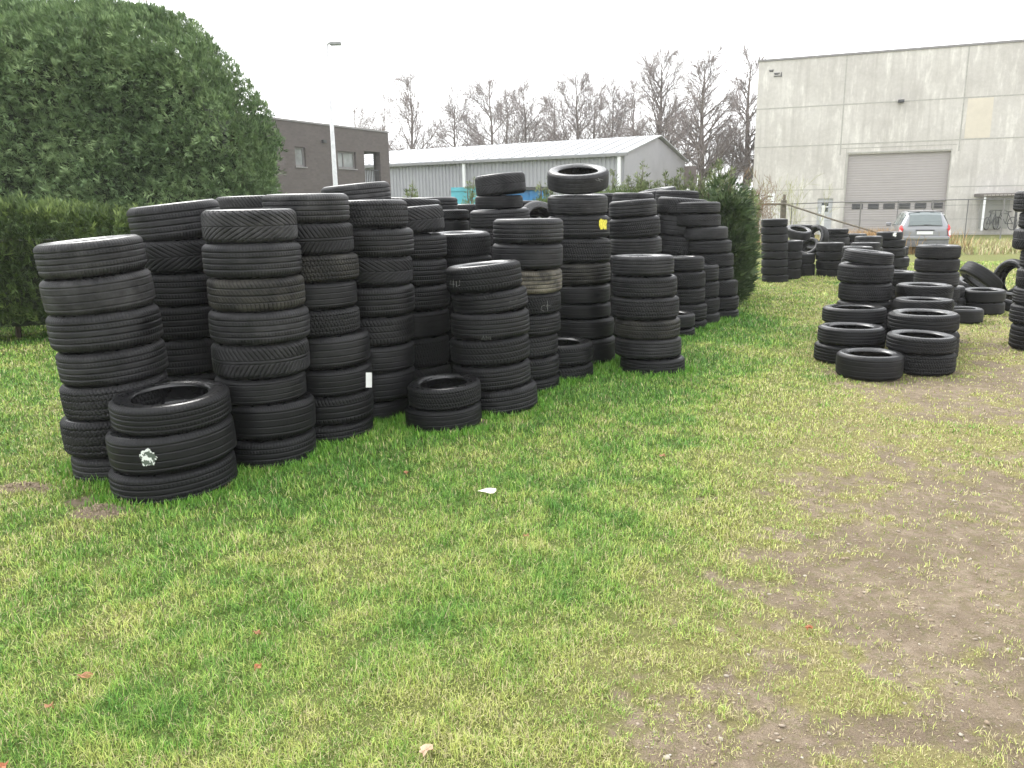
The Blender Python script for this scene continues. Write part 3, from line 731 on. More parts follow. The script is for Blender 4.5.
mb.build('dark_core', M_INNER, hedge, M=Matrix.Rotation(ang, 4, 'Z'))
mb = MB()
for k in range(24):
    u_ = (k + random.random() * 0.5) / 24 * hL; v_ = random.uniform(-0.15, 0.3) * -1
    p = Vector((u_ * hdir.x + v_ * -hn.x, u_ * hdir.y + v_ * -hn.y, 0))
    mb.tube([p, p + Vector((random.uniform(-.05, .05), random.uniform(-.05, .05), 0.6)), p + Vector((random.uniform(-.1, .1), random.uniform(-.1, .1), 1.3))], [0.035, 0.03, 0.01], 6)
mb.build('stem', M_BARK, hedge)

# taller untrimmed sprigs and the shaggy end bush of the hedge
def sprig(px, py_top, Y, hgt, wd, label, cone=False, dens=1.0):
    p = at(px, py_top, Y); z1 = p.z; z0 = max(0.02, z1 - hgt)
    root = empty('conifer_bush', (p.x, Y, z0)); tag(root, label, 'bush', 'loose conifer sprigs above the hedge')
    ns = 3 if wd < .2 else 7; PP = []; NN_ = []; mb = MB(); hh = z1 - z0
    for q in range(ns):
        b0 = Vector((rng.normal(0, wd * .45), rng.normal(0, wd * .45), 0)); tp = b0 + Vector((rng.normal(0, .05), rng.normal(0, .05), hh * (1 if q == 0 else rng.uniform(.45, .92))))
        mb.tube([b0, (b0 + tp) / 2 + Vector((rng.normal(0, .02), 0, 0)), tp], [.012, .008, .003], 4)
        m_ = int(130 * dens * hgt)
        for k in range(m_):
            t_ = rng.random(); c_ = b0.lerp(tp, t_); a_ = rng.random() * 2 * PI; r_ = (.16 * (1 - t_) + .02) * rng.random()
            PP.append((c_.x + r_ * math.cos(a_), c_.y + r_ * math.sin(a_), c_.z + r_ * .4)); NN_.append((math.cos(a_), math.sin(a_), .8))
    PP = np.array(PP); sprays(PP, np.array(NN_), 0.065, 4, 0.6 + rng.normal(0, 0.25, len(PP)), 'foliage', M_SPRIG, root, up=0.5, spread=0.35, thin=0.16, fan=0.5)
    mb.build('stem', M_BARK, root)
Yh = 13.6
SPR = [(412,183,'one faint twig above the far left of the warehouse wall'),(470,178,'weedy sprig in front of the pale end of the blue skip'),(545,176,'sprig between the worn topped stack and tallest stack'),(560,184,'short sprig just left of the tallest stack'),
       (625,170,'sprig right of the tallest stack, below the warehouse corner'),(642,163,'pointed sprig below the warehouse gable'),(662,172,'middle sprig below the warehouse gable'),(683,168,'fourth sprig along the gable wall'),(700,176,'sprig below the right eave of the warehouse'),(716,160,'tallest pointed conifer sprig at the hedge end'),(733,170,'shaggy sprig right of the tallest pointed one'),(747,182,'last shaggy sprig at the end of the hedge')]
for px, py, lab in SPR:
    big = px > 600
    sprig(px, py, Yh - (0.4 if px > 700 else 0), 0.75 if big else 0.5, 0.27 if big else 0.12, lab + ', green', dens=0.9 if big else 0.6)
endb = empty('conifer_shrub', (hE.x - 0.06, hE.y + 0.5, 0)); tag(endb, 'dark shaggy conifer bush forming the right end of the hedge', 'shrub')
n = 5600; t = rng.random(n); a = rng.random(n) * 2 * PI
rr = (0.37 * np.sqrt(np.clip(1 - ((t - 0.5) / 0.62) ** 2, 0.05, 1))) * (0.70 + 0.5 * rng.random(n) ** 2) * (0.60 + 0.8 * fbm(a * 2.5, t * 9, 5, 3))
P = np.stack([rr * np.cos(a) - 0.10, rr * np.sin(a), 0.05 + t * 1.54], 1); nn = np.stack([np.cos(a), np.sin(a), np.full(n, 0.3)], 1)
t_top = rng.random(n) < .10; P[:, 2] += t_top * rng.random(n) * .45 * (t > .8); P[:, 0] += .05
sprays(P, nn, 0.13, 6, 0.48 + 0.5 * (fbm(a * 3, t * 8, 15, 3) - 0.5) + rng.normal(0, 0.15, n), 'foliage', M_YEW, endb, up=0.5, spread=0.4, thin=0.15, fan=0.55)
mb = MB(); mb.lathe([(0.01, 0.08), (0.2, 0.12), (0.28, 0.6), (0.28, 1.2), (0.15, 1.5), (0.01, 1.6)], 12); mb.build('dark_core', M_INNER, endb)  # solid dark core added inside the bush to stop see-through

# the tall clipped thuja hedge at the left
tall = empty('tall_hedge', (-14, 13.5, 0)); tag(tall, 'tall rounded block of clipped green thuja at the left', 'hedge')
YT = 12.6
xr = at(261, 150, YT).x; xl = -18.0
px_s = np.array([-300, 0, 60, 125, 162, 188, 212, 232, 249, 260, 264]); py_s = np.array([-30, -14, -12, -6, 5, 28, 52, 80, 108, 142, 210])
sx = np.array([at(p, q, YT).x for p, q in zip(px_s, py_s)]); sz = np.array([at(p, q, YT).z for p, q in zip(px_s, py_s)])
def top_z(x): return np.interp(x, sx, sz) + 0.16 * (fbm(x * 1.6, x * 0, 3, 3) - 0.5)
n = 66000
x = xl + (xr - xl) * rng.random(n) ** 0.82; z = rng.random(n); z = np.where(rng.random(n) < .25, 1 - .22 * z, z); tz = top_z(x); z = 0.1 + z * (tz - 0.1)
bulge = 0.40 * (fbm(x * 1.4, z * 1.4, 51, 3) - 0.5) + 0.30 * (fbm(x * 5, z * 5, 57, 2) - 0.5)
edge = np.clip((tz - z) / 1.2, 0, 1); edger = np.clip((xr - x) / 0.9, 0, 1)
y = YT + bulge + 0.9 * (1 - edge) ** 2.5 + 0.7 * (1 - edger) ** 2 + rng.normal(0, 0.05, n)
P1 = np.stack([x, y, z], 1); N1 = np.stack([0.3 * (1 - edger), -np.ones(n), 0.9 * (1 - edge)], 1)
m2 = 30000                                               # top and the right end
x2 = np.where(rng.random(m2) < 0.6, xl + (xr - xl) * rng.random(m2), xr - 0.06 + 0.1 * rng.normal(0, 1, m2)); y2 = YT + 0.7 + rng.random(m2) * 1.6
tz2 = top_z(np.minimum(x2, xr - 0.25)); isr = x2 > xr - 0.4; z2 = np.where(isr, 0.1 + rng.random(m2) * tz2 * 0.8, tz2 - 0.05 + rng.normal(0, 0.07, m2))
x2 = x2 * (1 + (y2 - YT) / YT * 1.02) + 0.0
P2 = np.stack([x2, y2, z2], 1); N2 = np.stack([1.0 * isr, np.zeros(m2) - 0.2, 1.0 * ~isr], 1)
P = np.concatenate([P1, P2]) - np.array([-14, 13.5, 0]); NN = np.concatenate([N1, N2])
g_ = fbm(P[:, 0] * 2.2, P[:, 2] * 2.2 + P[:, 1], 71, 4)
tn = 0.55 + 0.55 * (g_ - 0.5) + rng.normal(0, 0.19, len(P))
sprays(P, NN, 0.10, 8, tn, 'foliage', M_THUJA, tall, up=0.35, spread=0.5, thin=0.115, fan=0.8)
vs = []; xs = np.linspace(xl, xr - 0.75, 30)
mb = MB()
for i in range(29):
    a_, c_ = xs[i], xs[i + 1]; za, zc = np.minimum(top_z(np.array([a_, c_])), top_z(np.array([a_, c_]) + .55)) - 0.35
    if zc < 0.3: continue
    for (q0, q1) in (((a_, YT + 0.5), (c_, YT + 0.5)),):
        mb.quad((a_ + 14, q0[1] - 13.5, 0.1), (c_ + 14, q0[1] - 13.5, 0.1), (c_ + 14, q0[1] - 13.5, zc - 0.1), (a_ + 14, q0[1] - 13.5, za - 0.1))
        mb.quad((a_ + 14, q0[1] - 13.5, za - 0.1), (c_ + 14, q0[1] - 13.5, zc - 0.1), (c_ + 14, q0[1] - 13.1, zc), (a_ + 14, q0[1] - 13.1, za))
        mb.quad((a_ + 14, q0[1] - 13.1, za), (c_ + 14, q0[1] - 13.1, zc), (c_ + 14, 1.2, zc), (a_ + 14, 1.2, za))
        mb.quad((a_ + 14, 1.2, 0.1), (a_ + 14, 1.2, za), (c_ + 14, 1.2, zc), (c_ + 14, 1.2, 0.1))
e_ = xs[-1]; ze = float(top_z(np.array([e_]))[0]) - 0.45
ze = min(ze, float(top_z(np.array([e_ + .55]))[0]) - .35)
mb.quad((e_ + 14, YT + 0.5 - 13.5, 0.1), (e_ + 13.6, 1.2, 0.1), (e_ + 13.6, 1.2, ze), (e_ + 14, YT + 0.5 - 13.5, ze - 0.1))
mb.build('dark_core', M_INNER, tall)  # dark sheets added behind the leaves to block the view through
# loose leafy shrub sticking out at its right shoulder
M_LOOSE = foliage_mat('loose_leaves', (0.05, 0.06, 0.03), (0.13, 0.15, 0.08), (0.26, 0.27, 0.17))
p0 = at(250, 150, 14.6)
lo_ = empty('leafy_shrub', (p0.x, 14.6, 0)); tag(lo_, 'thin leafy shrub poking out past the rounded hedge shoulder', 'shrub')
mb = MB(); PP = []
for k in range(26):
    tx, tz_ = random.choice([(222, 62), (232, 75), (240, 85), (246, 100), (255, 112), (262, 125), (270, 135), (275, 150), (228, 80), (250, 120)])
    q = at(tx + random.uniform(-6, 6), tz_ + random.uniform(-6, 12), 14.6 + random.uniform(-.4, .4)) - Vector((p0.x, 14.6, 0))
    s0 = Vector((random.uniform(-.6, -.1), 0, 1.0)); mid_ = s0.lerp(q, 0.55) + Vector((random.uniform(-.1, .1), 0, random.uniform(0, .15)))
    mb.tube([s0, mid_, q], [0.02, 0.012, 0.004], 4)
    for j in range(22):
        t_ = 0.35 + 0.65 * random.random(); c = s0.lerp(mid_, t_ / 0.55) if t_ < .55 else mid_.lerp(q, (t_ - .55) / .45)
        PP.append(c + Vector((random.gauss(0, .06), random.gauss(0, .06), random.gauss(0, .06))))
mb.build('branches', M_BARK, lo_)
PP = np.array([tuple(v) for v in PP]); sprays(PP, np.zeros((len(PP), 3)), 0.075, 3, rng.random(len(PP)), 'foliage', M_LOOSE, lo_, up=0.3, spread=1, thin=0.45, fan=0.9)
mb = MB()
tw = empty('bare_twigs', tuple(at(150, 20, 14.3))); tag(tw, 'two bare twigs rising above the top of the tall hedge', 'twigs')
for (px, py) in ((139, -14), (145, -8), (152, -18), (158, -6)):
    q = at(px, py, 14.3) - at(150, 20, 14.3); mb.tube([(random.uniform(-.05, .05), 0, -0.3), q * 0.5, q], [0.012, 0.009, 0.004], 4)
mb.build('twig', M_BARK, tw)
# ------------------------------------------------------------------ walls with openings
def wall_cells(mb, u0, u1, z0, z1, holes, T, thick, skip=None):
    """a wall in the plane v=0 with rectangular openings, T(u, v, z) -> point; v grows inwards"""
    us = sorted({u0, u1, *[h[0] for h in holes], *[h[1] for h in holes]}); zs = sorted({z0, z1, *[h[2] for h in holes], *[h[3] for h in holes]})
    us = [u for u in us if u0 <= u <= u1]; zs = [z for z in zs if z0 <= z <= z1]
    ins = lambda u, z: any(h[0] < u < h[1] and h[2] < z < h[3] for h in holes)
    for i in range(len(us) - 1):
        for j in range(len(zs) - 1):
            if ins((us[i] + us[i + 1]) / 2, (zs[j] + zs[j + 1]) / 2): continue
            a, b_, c, d = us[i], us[i + 1], zs[j], zs[j + 1]
            mb.quad(T(a, 0, c), T(b_, 0, c), T(b_, 0, d), T(a, 0, d)); mb.quad(T(a, thick, c), T(a, thick, d), T(b_, thick, d), T(b_, thick, c))
    for (a, b_, c, d) in holes:
        mb.quad(T(a, 0, c), T(a, 0, d), T(a, thick, d), T(a, thick, c)); mb.quad(T(b_, 0, c), T(b_, thick, c), T(b_, thick, d), T(b_, 0, d))
        mb.quad(T(a, 0, d), T(b_, 0, d), T(b_, thick, d), T(a, thick, d)); mb.quad(T(a, 0, c), T(a, thick, c), T(b_, thick, c), T(b_, 0, c))
def Tbox(mb, T, u0, u1, v0, v1, z0, z1):
    i = len(mb.v)
    mb.v += [tuple(T(*p)) for p in ((u0, v0, z0), (u1, v0, z0), (u1, v1, z0), (u0, v1, z0), (u0, v0, z1), (u1, v0, z1), (u1, v1, z1), (u0, v1, z1))]
    mb.f += [tuple(i + k for k in q) for q in ((0, 3, 2, 1), (4, 5, 6, 7), (0, 1, 5, 4), (1, 2, 6, 5), (2, 3, 7, 6), (3, 0, 4, 7))]
def frame_T(A, B):
    ab = (Vector(B) - Vector(A)); L = ab.length; e = ab.normalized(); inn = Vector((-e.y, e.x))
    return L, (lambda u, v, z: (e.x * u + inn.x * v, e.y * u + inn.y * v, z))
M_GLASS = simple('window_glass', (0.05, 0.06, 0.065), 0.08, var=0.3, scale=0.7)
M_DGLASS = simple('dark_glass', (0.03, 0.03, 0.033), 0.15, var=0.3, scale=2)
M_DARKF = simple('dark_frame', (0.045, 0.045, 0.048), 0.5)
M_WHITEF = simple('white_metal', (0.72, 0.73, 0.74), 0.4, var=0.05)

# ---- concrete hall at the right
b = NB('concrete'); c0 = b.coord('Object')
n1 = b.noise(0.35, 6, 0.7); n2 = b.noise(1.2, 6, 0.65, vec=b.mapping((2.2, 2.2, 0.55))); n3 = b.noise(6, 5, 0.7); n4 = b.noise(0.9, 4, 0.6, vec=b.mapping((3.5, 3.5, 0.18)))
col = b.ramp(n1.outputs[0], [(0.3, (0.42, 0.395, 0.37)), (0.55, (0.53, 0.505, 0.475)), (0.75, (0.60, 0.575, 0.54))])
col = b.mix(b.ramp(n2.outputs[0], [(0.52, (0,) * 3), (0.70, (0.75,) * 3)]), col, (0.72, 0.695, 0.65))
col = b.mix(b.ramp(n4.outputs[0], [(0.50, (0,) * 3), (0.68, (0.5,) * 3)]), col, (0.37, 0.345, 0.32))
col = b.mix(b.ramp(n3.outputs[0], [(0.4, (0.14,) * 3), (0.6, (0,) * 3)]), col, (0.25, 0.24, 0.21))
b.base(col); b.rough(0.9); b.bump(n3.outputs[0], 0.15, 0.02); M_CONC = b.m
M_CONCB = simple('beige_concrete', (0.56, 0.51, 0.43), 0.9, var=0.07, scale=1.5)
M_JOINT = simple('panel_joint', (0.36, 0.35, 0.32), 0.9)
M_SHUT = simple('shutter_metal', (0.33, 0.305, 0.30), 0.55, var=0.03, scale=2)
M_CAP = simple('roof_edge', (0.20, 0.19, 0.19), 0.5)
# near end of the face fixed by its foot, far end by the common height
gB = ground(1000, 229.3); Bf = Vector((gB.x, gB.y))
Htop = at(1000, 42, Bf.y).z
dl = ray(757, 62)
Yl = (Htop - CAM_H) / (dl.z / dl.y); Af = Vector((at(757, 100, Yl).x, Yl))
Lf, T = frame_T(Af, Bf)
Lx = Lf + 26
hall = empty('concrete_hall', (Af.x, Af.y, 0)); tag(hall, 'tall pale grey concrete hall with wide roller door', 'building')
def W(px, py): return on_plane(px, py, Af, Bf)
u_d0, zt0 = W(848.5, 154.5); u_d1, zt1 = W(951, 151); zt = (zt0 + zt1) / 2
pd0 = W(817.5, 205)[0]; pd1 = W(832.5, 205)[0]; pdz = W(825, 198.5)[1]
holes = [(u_d0, u_d1, -.4, zt), (pd0, pd1, -.4, pdz)]
mb = MB(); wall_cells(mb, 0, Lx, -.5, Htop, holes, T, 0.3)
mb.quad(T(0, 0, -.5), T(0, 24, -.5), T(0, 24, Htop), T(0, 0, Htop)); mb.quad(T(Lx, 0, 0), T(Lx, 0, Htop), T(Lx, 24, Htop), T(Lx, 24, 0))
mb.quad(T(0, 24, 0), T(Lx, 24, 0), T(Lx, 24, Htop), T(0, 24, Htop)); mb.build('wall', M_CONC, hall)
mb = MB(); Tbox(mb, T, -0.06, Lx + 0.06, -0.06, 24.06, Htop + 0.002, Htop + 0.11); mb.build('roof', M_CAP, hall)
ju1 = W(843.3, 110)[0]; ju2 = W(964, 100)[0]; zj1 = W(800, 107)[1]; zj2 = W(800, 146)[1]; zj3 = W(800, 190)[1]
mb = MB()
for u_ in (ju1, ju2, ju2 + (ju2 - ju1), ju2 + 2 * (ju2 - ju1)):
    if u_ == ju1 or u_ == ju2: Tbox(mb, T, u_ - 0.035, u_ + 0.035, -0.006, 0.02, zj2 - 0.8 if False else (zj2 - 0.6), Htop - 0.01)
    else: Tbox(mb, T, u_ - 0.035, u_ + 0.035, -0.006, 0.02, 0, Htop - 0.01)
for zj in (zj1, zj2):
    Tbox(mb, T, 0.02, Lx, -0.009, 0.02, zj - 0.03, zj + 0.03)
Tbox(mb, T, 0.02, u_d0 - 0.15, -0.008, 0.02, zj3 - 0.025, zj3 + 0.025); Tbox(mb, T, u_d1 + 0.15, Lx, -0.008, 0.02, zj3 - 0.025, zj3 + 0.025)
Tbox(mb, T, ju1, ju2 - 0.1, -0.010, 0.02, zt + 0.32, zt + 0.36)
Tbox(mb, T, u_d0 - 0.13, u_d0 - 0.09, -0.010, 0.02, zj3, zt + 0.34)
mb.build('panel_joints', M_JOINT, hall)
mb = MB(); a_ = W(965.5, 125)[0]; e_ = W(991, 125)[0]; Tbox(mb, T, a_, e_, -0.012, 0.0, zj2 + 0.05, zj1 - 0.05); mb.build('beige_panel', M_CONCB, hall)
# roller door with ribs and six windows
door = MB()
nrib = 34
for k in range(nrib):
    z0, z1 = -.4 + (zt + .4) * k / nrib, -.4 + (zt + .4) * (k + 1) / nrib
    door.quad(T(u_d0, 0.163, z0), T(u_d1, 0.163, z0), T(u_d1, 0.155, (z0 + z1) / 2), T(u_d0, 0.155, (z0 + z1) / 2))
    door.quad(T(u_d0, 0.155, (z0 + z1) / 2), T(u_d1, 0.155, (z0 + z1) / 2), T(u_d1, 0.163, z1), T(u_d0, 0.163, z1))
dobj = door.build('roller_door', M_SHUT, hall)
zw0 = W(900, 208.8)[1]; zw1 = W(900, 203.2)[1]
wu = [W(p, 206)[0] for p in (852, 863, 868, 879, 883.5, 895, 899, 910.5, 915, 926.5, 931.5, 943)]
for k in range(6):
    mb = MB(); Tbox(mb, T, wu[2 * k], wu[2 * k + 1], 0.13, 0.16, zw0, zw1); f_ = mb.build('window', M_DARKF, dobj)
    mb = MB(); Tbox(mb, T, wu[2 * k] + .06, wu[2 * k + 1] - .06, 0.122, 0.133, zw0 + .05, zw1 - .05); mb.build('pane', M_DGLASS, dobj)
mb = MB(); Tbox(mb, T, u_d0 + 0.01, u_d1 - 0.01, 0.10, 0.14, zw1 + 0.07, zw1 + 0.12); mb.build('seal_strip', M_CAP, dobj)
mb = MB(); Tbox(mb, T, u_d0 - 0.05, u_d0 - 0.003, -0.03, 0.05, 0, zt + 0.05); Tbox(mb, T, u_d1 + 0.003, u_d1 + 0.05, -0.03, 0.05, 0, zt + 0.05); Tbox(mb, T, u_d0 - 0.05, u_d1 + 0.05, -0.035, 0.05, zt + 0.052, zt + 0.12); mb.build('door_frame', M_JOINT, hall)
# small entrance door
mb = MB(); Tbox(mb, T, pd0 + .002, pd1 - .002, 0.10, 0.16, -.35, pdz - .002); sd_ = mb.build('door', simple('door_grey', (.42, .43, .45), .5), hall)
mb = MB(); Tbox(mb, T, pd0 + .22, pd1 - .22, 0.088, 0.102, 1.05, pdz - 0.25); mb.build('pane', M_GLASS, sd_)
mb = MB(); Tbox(mb, T, pd0 + .22, pd1 - .22, 0.08, 0.087, 1.30, 1.36); Tbox(mb, T, pd0 + .1, pd0 + .15, 0.04, 0.1, 0.95, 1.05); mb.build('handle', M_WHITEF, sd_)
# lamp above the door, the dark lettering-like emblem
u_, z_ = W(901, 101.5); mb = MB(); Tbox(mb, T, u_ - .15, u_ + .15, -0.28, -0.012, z_ - .07, z_ + .08); mb.build('wall_lamp', M_DARKF, hall, bevel=0.02)
u_, z_ = W(770, 166); 
mb = MB()
def bar(x0, y0, x1, y1):
    (ua, za), (ub, zb) = W(x0, y1), W(x1, y0); Tbox(mb, T, ua, ub, -0.04, -0.001, za, zb)
bar(769, 69.7, 774, 70.6); bar(769.6, 70.7, 773.3, 72.0); bar(774.2, 72.7, 780, 73.9); bar(773.8, 75.6, 780.5, 76.9); bar(774.5, 74.0, 778.6, 74.8)
ua, za = W(781.9, 76.9); ub, zb = W(779.6, 72.4)
Q = [(W(780.6, 76.9)), (W(781.9, 76.9)), (W(781.9, 72.2)), (W(781.2, 72.2))]
mb.quad(*[T(q[0], -0.04, q[1]) for q in Q])
mb.build('wall_emblem', M_DARKF, hall)

# bicycle shelter against the hall
sx0, _ = W(974, 193); sx1, _ = W(1019, 193); zs0 = W(990, 196)[1]; zs1 = W(990, 192)[1]
so_ = Vector(T((sx0 + sx1) / 2, -1.0, 0)) + Vector((Af.x, Af.y, 0))
sh = empty('bicycle_shelter', tuple(so_)); tag(sh, 'open bicycle shelter with ribbed dark canopy against the concrete hall', 'shelter')
To = lambda u, v, z: Vector(T(u, v, z)) + Vector((Af.x, Af.y, 0)) - so_
k_ = 0.93
mb = MB(); Tbox(mb, To, sx0, sx1, -2.0, -0.1, zs0 * k_ + 0.08, zs1 * k_ + 0.06); mb.build('canopy', simple('canopy', (0.13, 0.115, 0.105), 0.6), sh, bevel=0.03)
mb = MB()
for k in range(10):
    u_ = sx0 + 0.25 + (sx1 - sx0 - 0.5) * k / 9; Tbox(mb, To, u_ - .07, u_ + .07, -2.03, -2.003, zs0 * k_ + .13, zs1 * k_ - .01)
mb.build('canopy_ribs', simple('canopy_rib', (0.34, 0.31, 0.29), 0.6), sh)
for u_, mt in ((W(977.5, 210)[0], M_WHITEF), (W(1009, 210)[0], M_DARKF)):
    mb = MB(); Tbox(mb, To, u_ - .05, u_ + .05, -1.95, -1.85, 0, zs0 * k_ + .08); mb.build('post', mt, sh)
bg = NB('shelter_glass'); bg.base((0.30, 0.30, 0.28)); bg.rough(0.25)
mb = MB(); Tbox(mb, To, W(979, 210)[0], W(1008, 210)[0], -0.30, -0.27, 0.05, zs0 * k_ - 0.05); mb.build('back_panel', bg.m, sh)
def bicycle(u0, lab, mt, yaw):
    p = Vector(T(u0, -1.25, 0)) + Vector((Af.x, Af.y, 0)); r = empty('bicycle', tuple(p), yaw); tag(r, lab, 'bicycle', 'bicycles parked in the shelter')
    for s in (-0.53, 0.53):
        mb = MB(); mb.tube([(s + .33 * math.cos(a), 0, .35 + .33 * math.sin(a)) for a in np.linspace(0, 2 * PI, 24, endpoint=False)], 0.022, 6, closed=True)
        for a in np.linspace(0, PI, 8, endpoint=False): mb.tube([(s + .32 * math.cos(a), 0, .35 + .32 * math.sin(a)), (s - .32 * math.cos(a), 0, .35 - .32 * math.sin(a))], 0.004, 3)
        mb.build('wheel', M_DARKF, r)
    mb = MB(); seat, head, bb = (-.18, 0, .85), (.38, 0, .85), (-.05, 0, .33)
    for a_, b2 in ((seat, bb), (bb, head), (seat, head), (seat, (-.53, 0, .35)), (bb, (-.53, 0, .35)), (head, (.53, 0, .35))): mb.tube([a_, b2], 0.02, 6)
    mb.build('frame', mt, r)
    mb = MB(); mb.tube([(.38, 0, .85), (.34, 0, 1.03)], .018, 6); mb.tube([(.26, -.27, 1.02), (.34, 0, 1.04), (.26, .27, 1.02)], .016, 6); mb.build('handlebar', M_DARKF, r)
    mb = MB(); mb.box((-.32, -.07, .93), (-.06, .07, .98)); mb.tube([seat, (-.19, 0, .93)], .015, 6); mb.build('saddle', M_DARKF, r, bevel=0.02)
fa = math.atan2((Bf - Af).y, (Bf - Af).x)
bicycle(W(988, 215)[0], 'left bicycle with a white basket under the shelter', simple('bike_dark', (0.04, 0.045, 0.05), 0.4), fa + 1.0)
bicycle(W(1001, 215)[0], 'right bicycle under the shelter, beside its dark post', simple('bike_grey', (0.07, 0.07, 0.07), 0.4), fa + 2.1)

# ---- brick building with the corner loggia
b = NB('dark_brick')
br = b.n('ShaderNodeTexBrick'); b.l(b.mapping((1, 1, 1)), br.inputs['Vector'])
cmb = b.n('ShaderNodeCombineXYZ'); sep = b.n('ShaderNodeSeparateXYZ'); b.l(b.coord('Object'), sep.inputs[0])
b.l(b.math('ADD', sep.outputs[0], sep.outputs[1]), cmb.inputs[0]); b.l(sep.outputs[2], cmb.inputs[1]); b.l(cmb.outputs[0], br.inputs['Vector'])
br.inputs['Scale'].default_value = 1; br.inputs['Brick Width'].default_value = 0.30; br.inputs['Row Height'].default_value = 0.11; br.inputs['Mortar Size'].default_value = 0.012
br.inputs['Color1'].default_value = (0.075, 0.060, 0.058, 1); br.inputs['Color2'].default_value = (0.105, 0.086, 0.082, 1); br.inputs['Mortar'].default_value = (0.085, 0.075, 0.072, 1)
n_ = b.noise(0.8, 5); b.base(b.mix(0.35, br.outputs[0], b.ramp(n_.outputs[0], [(0.3, (0.07, 0.058, 0.056)), (0.7, (0.11, 0.092, 0.088))]))); b.rough(0.9); M_BRICK = b.m
YB1 = 47.0; pB = at(388, 133, YB1); HB = pB.z; cB = Vector((pB.x, YB1))
dl = ray(275, 119.5); YA = (HB - CAM_H) / (dl.z / dl.y); pA = at(275, 119.5, YA); cA = Vector((pA.x, YA))
cA2 = cA + (cA - cB).normalized() * 9
LB, TB = frame_T(cA2, cB)
bb_ = empty('brick_house', (cA2.x, cA2.y, 0)); tag(bb_, 'flat roofed dark brown brick house with a corner balcony', 'building')
def WB(px, py): return on_plane(px, py, cA2, cB)
w1 = (WB(295.5, 160)[0], WB(306, 160)[0], WB(300, 166.5)[1], WB(300, 147)[1]); w2 = (WB(338, 160)[0], WB(356, 160)[0], WB(347, 168.5)[1], WB(347, 151.5)[1])
lg = (WB(364.5, 165)[0], WB(380.5, 165)[0], WB(372, 186)[1], WB(372, 151.5)[1])
D_ = 9.0; dep = 3.2
mb = MB(); wall_cells(mb, 0, LB, 0, HB, [w1, w2, lg], TB, 0.3)
mb.quad(TB(0, 0, 0), TB(0, D_, 0), TB(0, D_, HB), TB(0, 0, HB)); mb.quad(TB(0, D_, 0), TB(LB, D_, 0), TB(LB, D_, HB), TB(0, D_, HB))
# right side wall with its own opening so one looks through the balcony
e_ = lambda u, v, z: TB(LB - v, u, z)
wall_cells(mb, 0.302, D_, 0, HB, [(0.9, dep, lg[2], lg[3])], e_, 0.3)
mb.quad(TB(lg[0] - .3, .3, 0), TB(lg[0] - .3, dep + .2, 0), TB(lg[0] - .3, dep + .2, HB), TB(lg[0] - .3, .3, HB)); mb.quad(TB(lg[0] - .3, dep + .2, 0), TB(LB - .3, dep + .2, 0), TB(LB - .3, dep + .2, HB), TB(lg[0] - .3, dep + .2, HB))
mb.quad(TB(lg[0] - .3, .3, lg[2]), TB(LB - .3, .3, lg[2]), TB(LB - .3, dep + .2, lg[2]), TB(lg[0] - .3, dep + .2, lg[2])); mb.quad(TB(lg[0] - .3, .3, lg[3] + .01), TB(LB - .3, .3, lg[3] + .01), TB(LB - .3, dep + .2, lg[3] + .01), TB(lg[0] - .3, dep + .2, lg[3] + .01))
mb.build('wall', M_BRICK, bb_)
mb = MB(); Tbox(mb, TB, -.05, LB + .05, -.05, D_ + .05, HB + .002, HB + .09); mb.build('roof', M_CAP, bb_)
for wnd, sp in ((w1, 0), (w2, 1)):
    mb = MB(); a_, c_, z0, z1 = wnd; t_ = .09
    for q in ((a_, c_, z0, z0 + t_), (a_, c_, z1 - t_, z1), (a_, a_ + t_, z0 + t_, z1 - t_), (c_ - t_, c_, z0 + t_, z1 - t_)): Tbox(mb, TB, q[0] + .002, q[1] - .002, .12, .2, q[2], q[3])
    if sp: Tbox(mb, TB, a_ + (c_ - a_) * .36, a_ + (c_ - a_) * .36 + .09, .12, .2, z0 + t_, z1 - t_)
    f_ = mb.build('window', simple('window_frame', (0.16, 0.15, 0.15), .5), bb_)
    mb = MB(); Tbox(mb, TB, a_ + .05, c_ - .05, .165, .18, z0 + .05, z1 - .05); mb.build('pane', simple('house_glass', (0.20, 0.21, 0.21), 0.06, var=.5, scale=.9), f_)
    mb = MB(); Tbox(mb, TB, a_ - .05, c_ + .05, -.05, .12, z0 - .06, z0 - .002); mb.build('sill', M_CAP, f_)
    mb = MB(); Tbox(mb, TB, a_ + .12, a_ + (c_ - a_) * (.33 if sp else .8), .182, .19, z0 + .15, z0 + (z1 - z0) * .5); mb.build('curtain', M_WHITEF, f_)
mb = MB(); zr = WB(372, 169.5)[1]
Tbox(mb, TB, lg[0] + .05, lg[1] - .05, .08, .12, zr - .05, zr); Tbox(mb, TB, lg[0] + .05, lg[1] - .05, .08, .12, lg[2] + .05, lg[2] + .1)
for k in range(9):
    u_ = lg[0] + .08 + (lg[1] - lg[0] - .2) * k / 8; Tbox(mb, TB, u_, u_ + .035, .085, .115, lg[2] + .002, zr - .02)
mb.build('balcony_railing', M_DARKF, bb_)
u_, z_ = WB(323, 141.5); mb = MB(); Tbox(mb, TB, u_ - .12, u_ + .12, -.15, -.002, z_ - .07, z_ + .07); mb.build('wall_lamp', M_DARKF, bb_)

